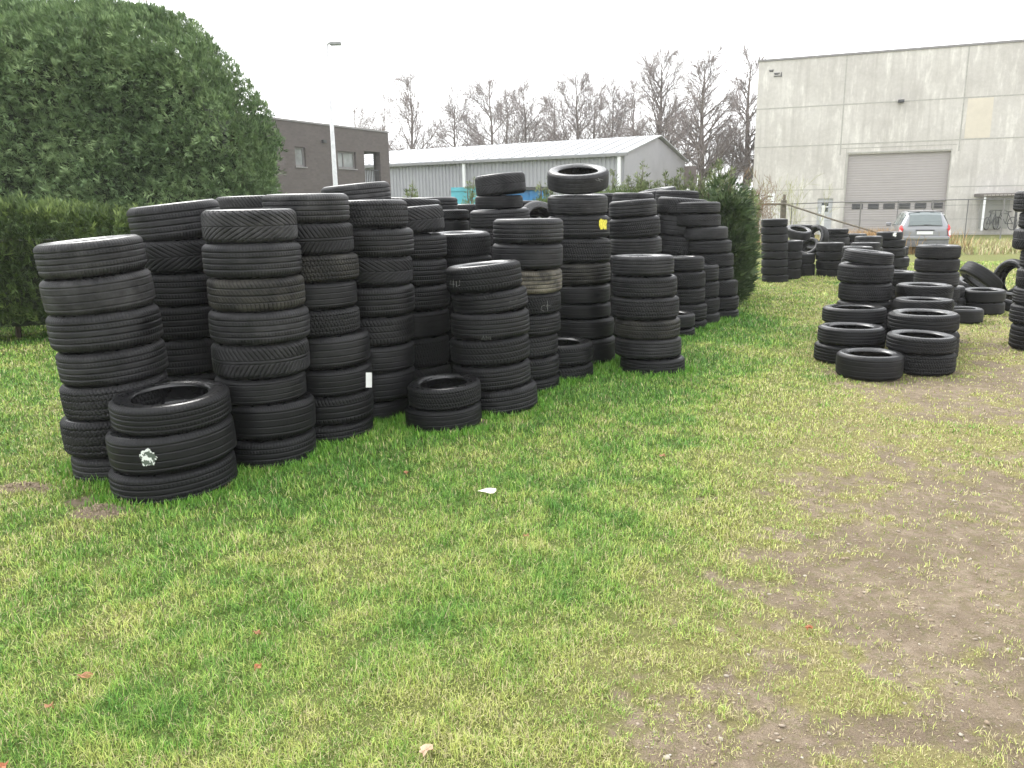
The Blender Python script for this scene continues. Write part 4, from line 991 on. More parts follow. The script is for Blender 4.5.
# ---- grey metal warehouse
b = NB('grey_cladding'); n_ = b.noise(0.6, 3); b.base(b.ramp(n_.outputs[0], [(0.3, (0.30, 0.30, 0.325)), (0.7, (0.35, 0.35, 0.375))])); b.rough(0.55); M_CLAD = b.m
M_ROOFW = simple('pale_roof', (0.35, 0.36, 0.37), 0.6, var=0.04, scale=1)
YC = 50.0; pC = at(624.5, 153, YC); HE = pC.z; cC = Vector((pC.x, YC))
dl = ray(388, 164.5); YD = (HE - CAM_H) / (dl.z / dl.y); cD = Vector((at(388, 164.5, YD).x, YD)); 
cD2 = cD + (cD - cC).normalized() * 22
LW, TWm = frame_T(cD2, cC)
dl = ray(685, 160.5)
ab = (cC - cD2).normalized(); inn = Vector((-ab.y, ab.x))
# gable depth so that the far eave falls where the photograph has it
best = min(np.arange(5, 20, 0.05), key=lambda v: abs(512 + FPX * ((cC + inn * v).x) / ((cC + inn * v).y * 1.0) / (CP + (384 - 160) / FPX * SP) ** -1 - 685) if False else abs(((cC + inn * v).x / (cC + inn * v).y) - dl.x / dl.y))
GD = float(best)
wh = empty('metal_warehouse', (cD2.x, cD2.y, 0)); tag(wh, 'long low grey metal clad warehouse with white pitched roof', 'building')
HR = at(658, 136.5, (cC + inn * GD / 2).y).z
mb = MB(); nr = int(LW / 0.28)
for k in range(nr):
    a_ = LW * k / nr; s_ = LW / nr; pts = [(a_, 0), (a_ + s_ * .55, 0), (a_ + s_ * .65, .05), (a_ + s_ * .9, .05), (a_ + s_, 0)]
    for q in range(4): mb.quad(TWm(pts[q][0], pts[q][1], 0), TWm(pts[q + 1][0], pts[q + 1][1], 0), TWm(pts[q + 1][0], pts[q + 1][1], HE), TWm(pts[q][0], pts[q][1], HE))
mb.build('side_wall', M_CLAD, wh)
mb = MB(); mb.quad(TWm(LW, 0, 0), TWm(LW, GD, 0), TWm(LW, GD, HE), TWm(LW, GD / 2, HR - .1), TWm(LW, 0, HE)); mb.quad(TWm(0, 0, 0), TWm(0, 0, HE), TWm(0, GD / 2, HR - .1), TWm(0, GD, HE), TWm(0, GD, 0)); mb.quad(TWm(0, GD, 0), TWm(LW, GD, 0), TWm(LW, GD, HE), TWm(0, GD, HE))
mb.build('gable_wall', M_CLAD, wh)
mb = MB(); oh = .25; nr = int(LW / 0.9)
for sgn in (0, 1):
    v0, v1 = (-oh, GD / 2) if sgn == 0 else (GD + oh, GD / 2); zf = HE - oh * (HR - HE) / (GD / 2)
    P4 = [(-oh, v0, zf), (LW + oh, v0, zf), (LW + oh, v1, HR), (-oh, v1, HR)]
    mb.quad(*[TWm(p[0], p[1], p[2] + .09) for p in P4]); mb.quad(*[TWm(p[0], p[1], p[2] + .02) for p in P4][::-1])
    for q in ((0, 1), (1, 2), (3, 0)): a_, c_ = P4[q[0]], P4[q[1]]; mb.quad(TWm(a_[0], a_[1], a_[2] + .02), TWm(c_[0], c_[1], c_[2] + .02), TWm(c_[0], c_[1], c_[2] + .09), TWm(a_[0], a_[1], a_[2] + .09))
    for k in range(nr):
        u_ = LW * (k + .5) / nr; mb.quad(TWm(u_ - .03, v0, zf + .13), TWm(u_ + .03, v0, zf + .13), TWm(u_ + .03, v1, HR + .13), TWm(u_ - .03, v1, HR + .13)); mb.quad(TWm(u_ - .03, v0, zf + .085), TWm(u_ - .03, v0, zf + .13), TWm(u_ - .03, v1, HR + .13), TWm(u_ - .03, v1, HR + .085))
mb.build('roof', M_ROOFW, wh)
mb = MB(); Tbox(mb, TWm, -.3, LW + .3, -.42, -.27, HE - .18, HE - .02); mb.build('gutter', simple('gutter', (0.20, 0.20, 0.20), .5), wh)
for px, dv in ((466, -.30), (620.5, -.30)):
    u_ = on_plane(px, 175, cD2, cC)[0]; mb = MB(); Tbox(mb, TWm, u_ - .09, u_ + .09, -.32, -.14, .1, HE - .2); mb.build('downpipe', M_WHITEF, wh)
mb = MB(); Tbox(mb, TWm, LW - 1.0, LW + .9, GD - .1, GD + .05, HE - 1.9, HE - .35); mb.build('side_panel', simple('brown_panel', (0.16, .13, .12), .7), wh)

# ---- street lamp
YL = 30.0; pb = at(335.5, 185, YL); pt = at(327.3, 54, YL)
lamp = empty('street_lamp', (pb.x, YL, 0)); tag(lamp, 'tall white tapering street lamp in front of the brick house', 'street lamp')
topz = at(328, 45, YL).z
mb = MB(); mb.tube([(0, 0, 0), (0, 0, 1.0), (0, 0, topz)], [.105, .10, .05], 12); mb.build('pole', simple('pole_grey', (.5, .5, .51), .5), lamp, smooth_=True)
mb = MB(); mb.tube([(0, 0, topz - .05), (.05, 0, topz + .05), (.14, 0, topz + .06)], .04, 8); mb.build('arm', simple('lamp_metal', (.35, .35, .35), .5), lamp)
mb = MB(); mb.box((.10, -.1, topz - .02), (.52, .1, topz + .1)); hd = mb.build('lamp_head', simple('lamp_metal_dark', (.22, .22, .22), .5), lamp, bevel=.03)

# ---- blue skip behind the tyres
YS = 26.0; a_ = at(453, 187.5, YS); c_ = at(549, 184.5, YS)
M_BLUE = simple('skip_blue', (0.03, 0.16, 0.36), .5, var=.25, scale=2); M_CYAN = simple('skip_cyan', (0.10, 0.38, 0.46), .5, var=.2, scale=2)
sk = empty('blue_skip', (a_.x, YS, 0)); tag(sk, 'blue waste skip behind the wall of tyres', 'skip')
Ls = c_.x - a_.x; zt_ = a_.z
mb = MB(); mb.box((0, 0, .15), (Ls, .05, zt_ - .12)); mb.box((0, 1.95, .15), (Ls, 2.0, zt_ - .12)); mb.box((0, .052, .15), (.05, 1.948, zt_ - .12)); mb.box((Ls - .05, .052, .15), (Ls, 1.948, zt_ - .12)); mb.box((.052, .052, .15), (Ls - .052, 1.948, .2)); mb.build('container', M_BLUE, sk)
mb = MB()
for k in range(8): u_ = Ls * (k + .5) / 8; mb.box((u_ - .04, -.07, .2), (u_ + .04, -.002, zt_ - .14))
mb.build('rib', M_BLUE, sk)
mb = MB(); mb.box((-.06, -.1, zt_ - .118), (Ls * .42, .1, zt_)); mb.box((-.06, -.05, zt_ - .75), (Ls * .40, -.075, zt_ - .12)); mb.build('pale_rim', M_CYAN, sk)
mb = MB(); mb.box((Ls * .421, -.1, zt_ - .118), (Ls + .06, .1, zt_ - .02)); mb.build('rim', M_DARKF, sk)
# ------------------------------------------------------------------ bare trees
def tubes_np(S0, S1, R0, R1, n=4):
    """many tapered prisms at once"""
    S0 = np.array(S0); S1 = np.array(S1); R0 = np.array(R0)[:, None]; R1 = np.array(R1)[:, None]
    T = S1 - S0; T /= np.linalg.norm(T, axis=1, keepdims=True) + 1e-9
    A = np.where(np.abs(T[:, 2:3]) < .9, np.array([[0, 0, 1.0]]), np.array([[1.0, 0, 0]]))
    E = np.cross(T, A); E /= np.linalg.norm(E, axis=1, keepdims=True); G = np.cross(T, E)
    V = np.zeros((len(S0), 2 * n, 3))
    for j in range(n):
        q = 2 * PI * j / n; dv = E * math.cos(q) + G * math.sin(q)
        V[:, j] = S0 + dv * R0; V[:, n + j] = S1 + dv * R1
    F = np.array([[j, (j + 1) % n, n + (j + 1) % n, n + j] for j in range(n)])
    return V.reshape(-1, 3), (np.arange(len(S0))[:, None, None] * 2 * n + F[None]).reshape(-1, 4)
def grow(rnd, base, direc, length, rad, depth, segs, wob=.10, spread=(28, 55), childn=(4, 7), ratio=.5, upb=.06):
    n = 5 if depth > 1 else 3
    p = Vector(base); d = Vector(direc).normalized(); pts = [p.copy()]; rs = [rad]
    for k in range(n):
        d = (d + Vector((rnd.gauss(0, wob), rnd.gauss(0, wob), rnd.gauss(0, wob) + upb))).normalized()
        q = p + d * length / n; r1 = max(rad * (1 - (k + 1) / n * .8), .006)
        segs.append((tuple(p), tuple(q), rs[-1], r1)); p = q; pts.append(p.copy()); rs.append(r1)
    if depth <= 0: return
    m = rnd.randint(*childn)
    for c in range(m):
        t = .12 + .80 * (c + rnd.random()) / m; k = min(int(t * n), n - 1); f = t * n - k
        b0 = pts[k].lerp(pts[k + 1], min(f, 1)); dd = (pts[k + 1] - pts[k]).normalized()
        a = R(rnd.uniform(*spread)); ph = rnd.random() * 2 * PI
        e = dd.cross(Vector((0, 0, 1)) if abs(dd.z) < .95 else Vector((1, 0, 0))).normalized(); g = dd.cross(e)
        nd = dd * math.cos(a) + (e * math.cos(ph) + g * math.sin(ph)) * math.sin(a)
        grow(rnd, b0, nd, length * ratio * (1.15 - .45 * t) * rnd.uniform(.75, 1.2), max(rs[k] * .55, .008), depth - 1, segs, wob * 1.15, spread, childn, ratio * 1.05, upb)
def bark(name, c):
    return simple(name, c, .9, var=.2, scale=2)
M_T1 = bark('grey_brown_bark', (0.13, 0.108, 0.092)); M_T2 = bark('twig_bark', (0.22, 0.185, 0.17))
def bare_tree(px, ytop, Y, wide, label, seed, fork=2, dens=1.0, thick=1.0):
    rnd = random.Random(seed); top = at(px, ytop, Y); Hh = top.z
    root = empty('bare_tree', (top.x, Y, 0)); tag(root, label, 'tree', 'bare winter trees behind the warehouse')
    S = []; th = .018 * Hh * thick
    # leader
    p = Vector((0, 0, 0)); pts = [p.copy()]; n = 9; rs = [th]
    tr = []
    for k in range(n):
        q = p + Vector((rnd.gauss(0, .09), rnd.gauss(0, .09), Hh / n * (1 if k else 1)))
        r1 = th * (1 - (k + 1) / n) ** .8 + .012; tr.append((tuple(p), tuple(q), rs[-1], r1)); p = q; pts.append(p.copy()); rs.append(r1)
    m = int(34 * dens)
    for c in range(m):
        t = .16 + .80 * (c + rnd.random()) / m; k = min(int(t * n), n - 1); b0 = pts[k].lerp(pts[k + 1], t * n - k)
        ph = rnd.random() * 2 * PI; el = R(rnd.uniform(30, 62)); L = wide * Hh * .52 * (1.12 - t) ** .6 * rnd.uniform(.7, 1.15)
        nd = Vector((math.cos(ph) * math.cos(el), math.sin(ph) * math.cos(el), math.sin(el)))
        grow(rnd, b0, nd, L, rs[k] * .42, 2, S, .07, (22, 46), (7, 11), .52, .035)
    V, F = tubes_np(*zip(*tr), n=8); np_mesh('trunk', V, F, M_T1, root)
    big = [s for s in S if s[2] > .03]; small = [s for s in S if s[2] <= .03]
    if big: V, F = tubes_np(*zip(*big), n=4); np_mesh('branches', V, F, M_T1, root)
    V, F = tubes_np([s[0] for s in small], [s[1] for s in small], [max(s[2], .014) for s in small], [max(s[3], .007) for s in small], n=3); np_mesh('twigs', V, F, M_T2, root)
TREES = [(355, 108, 82, .9, 'low bare crown showing above the brick house roof', 1, .6), (383, 118, 84, .8, 'small bare crown at the brick house corner', 2, .5),
         (408, 82, 74, .95, 'leftmost full bare tree, slender, above the warehouse roof', 3, .8), (452, 102, 80, .9, 'shorter bare tree right of the leftmost slender one', 4, .8),
         (489, 85, 76, .85, 'third bare tree above the warehouse roof', 5, .9), (527, 88, 78, .85, 'fourth bare tree, above the tallest back stack', 6, .9), (577, 78, 76, .9, 'fifth bare tree, above the tallest tyre stack', 7, 1.0),
         (612, 94, 80, .8, 'bare tree just left of the warehouse ridge end', 8, .9), (661, 58, 72, .85, 'tall bare tree rising behind the warehouse gable peak', 9, 1.15), (706, 60, 66, .8, 'thickest bare tree between the gable and the concrete hall', 10, 1.2),
         (508, 98, 84, .9, 'faint bare tree filling the row above the back stacks', 14, .7), (551, 96, 85, .9, 'faint bare tree left of the fifth tree', 15, .7), (597, 92, 83, .9, 'faint bare tree right of the fifth tree', 16, .7),
         (634, 88, 80, .85, 'middling bare tree above the warehouse roof end', 17, .6),
         (736, 120, 70, .7, 'low bare tree left of the concrete hall corner', 11, .7), (753, 56, 70, .62, 'narrow bare tree hugging the concrete hall corner', 12, 1.0)]
for (px, yt, Y, wd_, lab, sd_, dn) in TREES: bare_tree(px, yt, Y, wd_, lab, sd_, dens=dn, thick=1.25 if px > 640 else .95)
def thicket(px, ytop, Y, wd_, label, seed, mat, cat='bush', name='bare_bush', n=26, rr=.02, grp='bare undergrowth behind the hedge'):
    rnd = random.Random(seed); top = at(px, ytop, Y); root = empty(name, (top.x, Y, 0)); tag(root, label, cat, grp); S = []
    for k in range(n):
        b0 = Vector((rnd.uniform(-1, 1) * wd_ * .35, rnd.uniform(-.6, .6), 0)); nd = Vector((b0.x * .35 / max(wd_, .1) + rnd.gauss(0, .14), rnd.gauss(0, .15), 1))
        grow(rnd, b0, nd, top.z * rnd.uniform(.6, 1.05), rr, 2, S, .09, (18, 45), (3, 5), .42, .03)
    V, F = tubes_np([s[0] for s in S], [s[1] for s in S], [max(s[2], .4 * rr) for s in S], [max(s[3], .3 * rr) for s in S], n=3); np_mesh('stems', V, F, mat, root)
for k, (px, yt, lab) in enumerate([(672, 128, 'bare bush against the right slope of the warehouse gable'), (690, 140, 'bare bush left of the thickest tree'), (722, 128, 'bare bush right of the thickest tree'), (745, 140, 'bare bush beside the concrete hall corner'), (640, 118, 'bare bush topping the warehouse ridge end')]):
    thicket(px, yt, 63 + k * 1.5, 3.2, lab, 40 + k, M_T2, n=9, rr=.025)
M_GRN = bark('green_twig', (0.33, 0.33, 0.17))
thicket(801, 172, 36.0, 2.0, 'slim yellowish bare shrub in front of the concrete hall', 60, M_GRN, n=9, rr=.016, cat='shrub', name='bare_shrub', grp=None)
M_RUST = bark('dead_bramble', (0.20, 0.13, 0.075))
thicket(756, 178, 30.0, 0.9, 'rusty brown dead shrub at the end of the hedge', 61, M_RUST, n=30, rr=.014, cat='shrub', name='dead_shrub', grp=None)

# ------------------------------------------------------------------ wire fence, gate and the fallen pole
M_POST = simple('grey_post', (.16, .155, .15), .7); M_PALEP = simple('pale_post', (.62, .62, .60), .7); M_WIRE = simple('wire', (.12, .12, .12), .6)
M_OLD = simple('old_wood', (.12, .105, .08), .9, var=.4)
fl = at(738, 204.3, 37); fr = at(1060, 197.5, 33.5)
fence = empty('wire_fence', (fl.x, fl.y, 0)); tag(fence, 'thin wire fence with slim posts crossing before the concrete hall', 'fence')
def fpt(px, z=None):
    d0 = ray(px, 205); t = ((fl.x * (fr.y - fl.y) - fl.y * (fr.x - fl.x))) / (d0.x * (fr.y - fl.y) - d0.y * (fr.x - fl.x)); p = Vector((d0.x * t, d0.y * t, 0)) - Vector((fl.x, fl.y, 0))
    s = (p.xy.length) / (fr.xy - fl.xy).length; p.z = (fl.z + (fr.z - fl.z) * s) if z is None else z; return p
for zf, r_ in ((1.0, .022), (.86, .008), (.5, .006), (.12, .006)):
    mb = MB(); a_ = Vector((0, 0, fl.z * zf)); c_ = Vector((fr.x - fl.x, fr.y - fl.y, fr.z * zf)); pts = [a_.lerp(c_, t) - Vector((0, 0, .03 * math.sin(t * 9) ** 2)) for t in np.linspace(0, 1, 30)]; mb.tube(pts, r_, 5); mb.build('wire', M_WIRE, fence)
for px, mt, r_ in ((792, M_WIRE, .025), (823.5, M_PALEP, .075), (861, M_POST, .035), (898, M_WIRE, .02), (933, M_POST, .035), (968, M_WIRE, .02), (1004, M_POST, .03)):
    p = fpt(px); mb = MB(); zt_ = p.z + .02 if px != 823.5 else p.z - .12
    mb.tube([(p.x, p.y, -.35), (p.x, p.y, zt_)], r_, 8); mb.build('post', mt, fence)
# old timber post with the rail running down to the right
yq = 33.0; p = at(784, 197, yq); q0 = at(784.5, 204, yq); q1 = at(889, 238, 29.5)
ps = empty('timber_post', (p.x, yq, 0)); tag(ps, 'dark old timber gate post left of the yellowish shrub', 'post')
mb = MB(); mb.box((-.10, -.09, 0), (.10, .09, p.z - .12)); mb.build('shaft', M_OLD, ps, bevel=.02)
mb = MB(); mb.box((-.035, -.06, p.z - .118), (.06, .06, p.z + .10)); mb.build('cap', M_OLD, ps, bevel=.015)
pole = MB(); q1.z = max(q1.z, .35); pole.tube([q0 + Vector((0, -.16, 0)), (q0 + q1) / 2 + Vector((0, -.08, -.04)), q1], .035, 8); 
tag(pole.build('fallen_pole', M_OLD), 'long dark pole slanting down from the timber post to the dry weeds', 'pole')
mb = MB(); ra = at(745, 203.8, yq); mb.tube([ra, (ra + q0) / 2 + Vector((0, 0, -.02)), q0 + Vector((0, -.14, 0))], .045, 8)
tag(mb.build('rail', M_OLD), 'short dark horizontal rail left of the timber post', 'rail')
# white barred gate with its notice board
g0 = at(760, 222, 40); g1 = at(782, 222, 40)
gt = empty('metal_gate', (g0.x, 40, 0)); tag(gt, 'white barred metal gate beside the concrete hall corner', 'gate'); wg = g1.x - g0.x; zg = at(770, 203, 40).z
mb = MB()
for k in range(9): x_ = wg * k / 8; mb.tube([(x_, 0, .05), (x_, 0, zg)], .014, 5)
mb.build('bars', M_WHITEF, gt)
mb = MB(); mb.box((-.03, -.03, zg), (wg + .03, .03, zg + .05)); mb.box((-.03, -.03, .2), (wg + .03, .03, .25)); mb.build('gate_frame', M_WHITEF, gt)
zn0, zn1 = at(770, 201, 41).z, at(770, 193.5, 41).z
sg = empty('notice_board', (g0.x, 41, 0)); tag(sg, 'white notice board above the barred gate', 'sign')
mb = MB(); mb.box((.1, -.02, zn0), (wg - .1, .02, zn1)); mb.build('board', M_WHITEF, sg)
mb = MB(); mb.box((wg * .25, -.03, zn1 - .12), (wg * .4, -.021, zn1 - .08)); mb.box((wg * .55, -.03, zn1 - .17), (wg * .8, -.021, zn1 - .12)); mb.box((wg * .25, -.03, zn1 - .3), (wg * .6, -.021, zn1 - .28)); mb.build('notice_print', M_DARKF, sg)
mb = MB(); mb.tube([(.2, 0.05, 0), (.2, 0.05, zn1)], .03, 6); mb.tube([(wg - .2, 0.05, 0), (wg - .2, 0.05, zn1)], .03, 6); mb.build('post', M_POST, sg)

# ------------------------------------------------------------------ silver hatchback
b = NB('silver_paint'); b.base((.23, .235, .25)); b.p.inputs['Metallic'].default_value = .35; b.rough(.32); b.p.inputs['Coat Weight'].default_value = .6; b.p.inputs['Coat Roughness'].default_value = .08; M_SILVER = b.m
b = NB('car_glass'); b.base((.10, .125, .125)); b.rough(.04); b.p.inputs['Specular IOR Level'].default_value = .9; M_CGL = b.m
M_PLAST = simple('dark_plastic', (.022, .022, .024), .5); M_RED = simple('lamp_red', (.55, .02, .02), .2, var=.1); M_CLEAR = simple('lamp_clear', (.75, .68, .68), .15, var=.1); M_RUB = simple('car_tyre', (.018, .018, .018), .8); M_RIM = simple('wheel_rim', (.38, .38, .40), .35, metal=.6)
cg = ground(929, 254.0, -.27); car = empty('parked_car', (cg.x + .45, cg.y + 1.9, -.28), -R(19)); tag(car, 'silver hatchback car parked on the grass before the roller door', 'car')
# stations (y, half width low, half width belt, half width roof, z low, z belt, z roof)
ST = [(-1.90, .72, .70, .62, .34, .84, .88), (-1.87, .79, .76, .66, .26, .90, .97), (-1.78, .82, .79, .62, .24, .96, 1.13), (-1.62, .83, .80, .60, .24, .98, 1.35), (-1.40, .835, .805, .60, .24, .97, 1.475),
      (-1.0, .84, .81, .61, .22, .955, 1.515), (-.4, .84, .815, .62, .22, .94, 1.53), (.15, .84, .81, .61, .22, .93, 1.49), (.55, .84, .805, .60, .22, .92, 1.36), (.95, .84, .80, .62, .22, .91, 1.12), (1.2, .835, .79, .66, .22, .90, .97),
      (1.5, .82, .76, .62, .23, .84, .90), (1.78, .76, .68, .50, .24, .70, .76), (1.92, .62, .52, .36, .32, .52, .56)]
def sect(s):
    y_, wl, wb, wr, zl, zb, zr = s
    half = [(0, zl), (wl * .9, zl), (wl, zl + .10), (wl + .01, (zl + zb) / 2), (wb + .005, zb - .06), (wb, zb), ((wb * .45 + wr * .55), zb + (zr - zb) * .55), (wr, zr - .04), (wr - .07, zr - .008), (wr * .5, zr + .012), (0, zr + .018)]
    return [Vector((x_, y_, z_)) for x_, z_ in half]
SECT = [sect(s) for s in ST]
def csurf(i, j, side=1, off=0.0):
    i = max(0, min(len(ST) - 1.0001, i)); j = max(0, min(9.9999, j)); a = int(i); c = int(j); fi, fj = i - a, j - c
    p = (SECT[a][c] * (1 - fi) + SECT[a + 1][c] * fi) * (1 - fj) + (SECT[a][c + 1] * (1 - fi) + SECT[a + 1][c + 1] * fi) * fj
    du = (SECT[a + 1][c] - SECT[a][c]); dv = (SECT[a][c + 1] - SECT[a][c]); nrm = dv.cross(du).normalized() if dv.cross(du).length > 1e-6 else Vector((0, 0, 1))
    c_ = Vector((0, 0, .8)); 
    if nrm.dot(p - Vector((0, p.y * .8, .7))) < 0: nrm = -nrm
    p = p + nrm * off
    return Vector((p.x * side, p.y, p.z))
V = []; F = []
m = 11; ring = 2 * m - 2
for s in SECT:
    V += [tuple(p) for p in s] + [(-p.x, p.y, p.z) for p in s[-2:0:-1]]
for i in range(len(SECT) - 1):
    for k in range(ring): F.append((i * ring + k, i * ring + (k + 1) % ring, (i + 1) * ring + (k + 1) % ring, (i + 1) * ring + k))
F.append(tuple(range(ring))); F.append(tuple((len(SECT) - 1) * ring + k for k in range(ring))[::-1])
mb = MB(); mb.v = V; mb.f = F; body = mb.build('body', M_SILVER, car, smooth_=True); sb = body.modifiers.new('s', 'SUBSURF'); sb.levels = 1; sb.render_levels = 1
def patch(name, i0, i1, j0, j1, mat, side, ni=8, nj=6, off=.012, parent=car, skew=0.0):
    mb = MB(); g = [[csurf(i0 + (i1 - i0) * a / ni + skew * (c / nj), j0 + (j1 - j0) * c / nj, side, off) for c in range(nj + 1)] for a in range(ni + 1)]
    for a in range(ni):
        for c in range(nj): mb.quad(g[a][c], g[a + 1][c], g[a + 1][c + 1], g[a][c + 1])
    o = mb.build(name, mat, parent, smooth_=False); so2 = o.modifiers.new('t', 'SOLIDIFY'); so2.thickness = .015; so2.offset = 0; return o
for sd2 in (1, -1):
    patch('side_window', 3.6, 4.9, 5.25, 6.85, M_CGL, sd2, off=.008); patch('side_window', 5.05, 6.6, 5.2, 6.85, M_CGL, sd2, off=.008); patch('side_window', 6.75, 8.6, 5.2, 6.7, M_CGL, sd2, off=.008)
    tl = patch('tail_light', .3, 2.2, 3.1, 5.6, M_RED, sd2, off=.02); patch('reversing_lamp', .5, 1.6, 3.3, 4.0, M_CLEAR, sd2, off=.03, parent=tl)
    patch('side_moulding', 2.5, 10.5, 3.05, 3.3, M_PLAST, sd2, ni=16, off=.012)
    mb = MB(); mb.box((sd2 * .84 if sd2 > 0 else -1.02, .60, .93), (1.02 if sd2 > 0 else -.84, .72, 1.07)); mb.build('mirror', M_SILVER, car, bevel=.03)
# rear window
mb = MB(); zs_ = [(1.15, 0), (2.0, .2), (3.0, .4), (3.75, .5)]
g = []
for (i_, _) in zs_:
    yy = np.interp(i_, range(len(ST)), [s[0] for s in ST]); wr_ = np.interp(i_, range(len(ST)), [s[3] for s in ST]); zr_ = np.interp(i_, range(len(ST)), [s[6] for s in ST])
    g.append([Vector((wr_ * .84 * t, yy - .035, zr_ + .012 + .012 * (1 - t * t))) for t in np.linspace(-1, 1, 7)])
for a in range(3):
    for c in range(6): mb.quad(g[a][c], g[a][c + 1], g[a + 1][c + 1], g[a + 1][c])
rw = mb.build('rear_window', M_CGL, car); so2 = rw.modifiers.new('t', 'SOLIDIFY'); so2.thickness = .012
mb = MB(); mb.box((-.56, -1.50, 1.475), (.56, -1.36, 1.50)); mb.build('spoiler', M_PLAST, car, bevel=.008)
mb = MB(); mb.tube([(-.05, -1.90, 1.03), (.42, -1.86, 1.05)], .012, 5); mb.build('wiper', M_PLAST, car)
mb = MB(); mb.tube([(.0, -1.2, 1.53), (.0, -1.3, 1.66)], .008, 5); mb.build('antenna', M_PLAST, car)
mb = MB(); mb.box((-.80, -1.99, .50), (.80, -1.80, .64)); mb.build('bumper', M_SILVER, car, bevel=.04)
mb = MB(); mb.box((-.78, -1.97, .26), (.78, -1.80, .497)); mb.build('bumper_skirt', simple('grey_plastic', (.14, .14, .15), .6), car, bevel=.03)
mb = MB(); mb.box((-.26, -1.925, .70), (.26, -1.895, .81)); npl = mb.build('number_plate', M_WHITEF, car); mb = MB(); mb.box((-.30, -1.94, .83), (.30, -1.88, .86)); mb.build('plate_strip', M_PLAST, car)
for (x_, y_) in ((.75, -1.22), (-.75, -1.22), (.75, 1.25), (-.75, 1.25)):
    M = Matrix.Translation((x_, y_, .30)) @ Matrix.Rotation(PI / 2, 4, 'Y')
    mb = MB(); mb.lathe([(.17, -.09), (.27, -.09), (.295, -.07), (.30, 0), (.295, .07), (.27, .09), (.17, .09)], 28, M, closed=True); wl_ = mb.build('wheel', M_RUB, car, smooth_=True)
    mb = MB(); mb.lathe([(.01, .075), (.08, .08), (.10, .06), (.165, .05), (.178, .085), (.178, -.05), (.01, -.05)], 24, M); mb.lathe([(.01, -.075), (.08, -.08), (.10, -.06), (.165, -.05), (.178, -.085)], 24, M); mb.build('rim', M_RIM, wl_)

# ------------------------------------------------------------------ dry weeds and taller tufts
def scatter_px(n, poly):
    xs_ = rng.random(n); ys_ = rng.random(n); return xs_, ys_
def tuft_patch(n, x, y, L0, L1, wd0, cols, name, label, lean=.35):
    L = L0 + (L1 - L0) * rng.random(len(x)); c = np.array(cols)[rng.integers(0, len(cols), len(x))] * (.75 + .5 * rng.random((len(x), 1)))
    o = blades(x, y, L, np.full(len(x), wd0) * (.7 + .6 * rng.random(len(x))), c, name, lean); tag(o, label, 'grass', kind='stuff')
DRY = [(.42, .35, .20), (.50, .44, .27), (.38, .29, .16), (.30, .34, .13), (.36, .40, .14)]
n = 11000; t = rng.random(n); x = 15.8 + 13 * t; y = 31.0 + 3.2 * (rng.random(n) - .5) * 2; k = rng.random(n) < .35 + .65 * fbm(x * .7, y * .7, 4, 3)
tuft_patch(0, x[k], y[k], .14, .42, .028, DRY, 'dry_weeds', 'dry straw coloured weeds along the wire fence')
n = 5000; x = rng.normal(14.2, 1.0, n); y = rng.normal(30.2, .6, n); tuft_patch(0, x, y, .35, 1.05, .022, [(.42, .26, .10), (.5, .34, .16), (.33, .2, .09)], 'dry_brambles', 'rusty dry brambles at the foot of the fallen pole')
# longer grass round the feet of the stacks
XS, YS_, LS = [], [], []; RKEYS = {'AL', 'AM', 'AJ2', 'AK', 'AN', 'AO', 'AP', 'AI', 'AQ', 'AR', 'AT', 'AS', 'AV', 'AX'}
for key, (out, pos) in STK.items():
    (lx, ly, lz), rad, wt, az_ = pos[-1]; dd = math.hypot(lx, ly)
    if dd > 13.5: continue
    m_ = int(2600 / (1 + dd * .12) * (1.0 if key not in RKEYS else .22)); a = rng.random(m_) * 2 * PI; r = rad + .01 + np.abs(rng.normal(0, .075, m_))
    XS.append(lx + r * np.cos(a)); YS_.append(ly + r * np.sin(a)); LS.append(np.full(m_, 1.0 if key not in RKEYS else .45))
x = np.concatenate(XS); y = np.concatenate(YS_); ls = np.concatenate(LS)
inside = np.zeros(len(x), bool)
for key, (out, pos) in STK.items():
    (lx, ly, lz), rad, wt, az_ = pos[-1]; inside |= np.hypot(x - lx, y - ly) < rad - .01
x, y, ls = x[~inside], y[~inside], ls[~inside]; n = len(x); dd = np.hypot(x, y)
L = (.025 + .055 * rng.random(n) ** 1.7) * ls * (.6 + .8 * fbm(x * 4, y * 4, 90, 2)); tt = rng.random((n, 1))
tint = np.array([.062, .20, .018]) * (1 - tt) + np.array([.18, .36, .045]) * tt
tint = np.where(ls[:, None] < .9, np.array([.26, .31, .08]) * (.6 + .6 * tt), tint)
o = blades(x, y, L, (.0024 + .0014 * rng.random(n)) * np.clip(dd / 3.4, 1, 4), tint, 'tall_grass', .32); tag(o, 'longer green grass round the feet of the stacks', 'grass', kind='stuff')

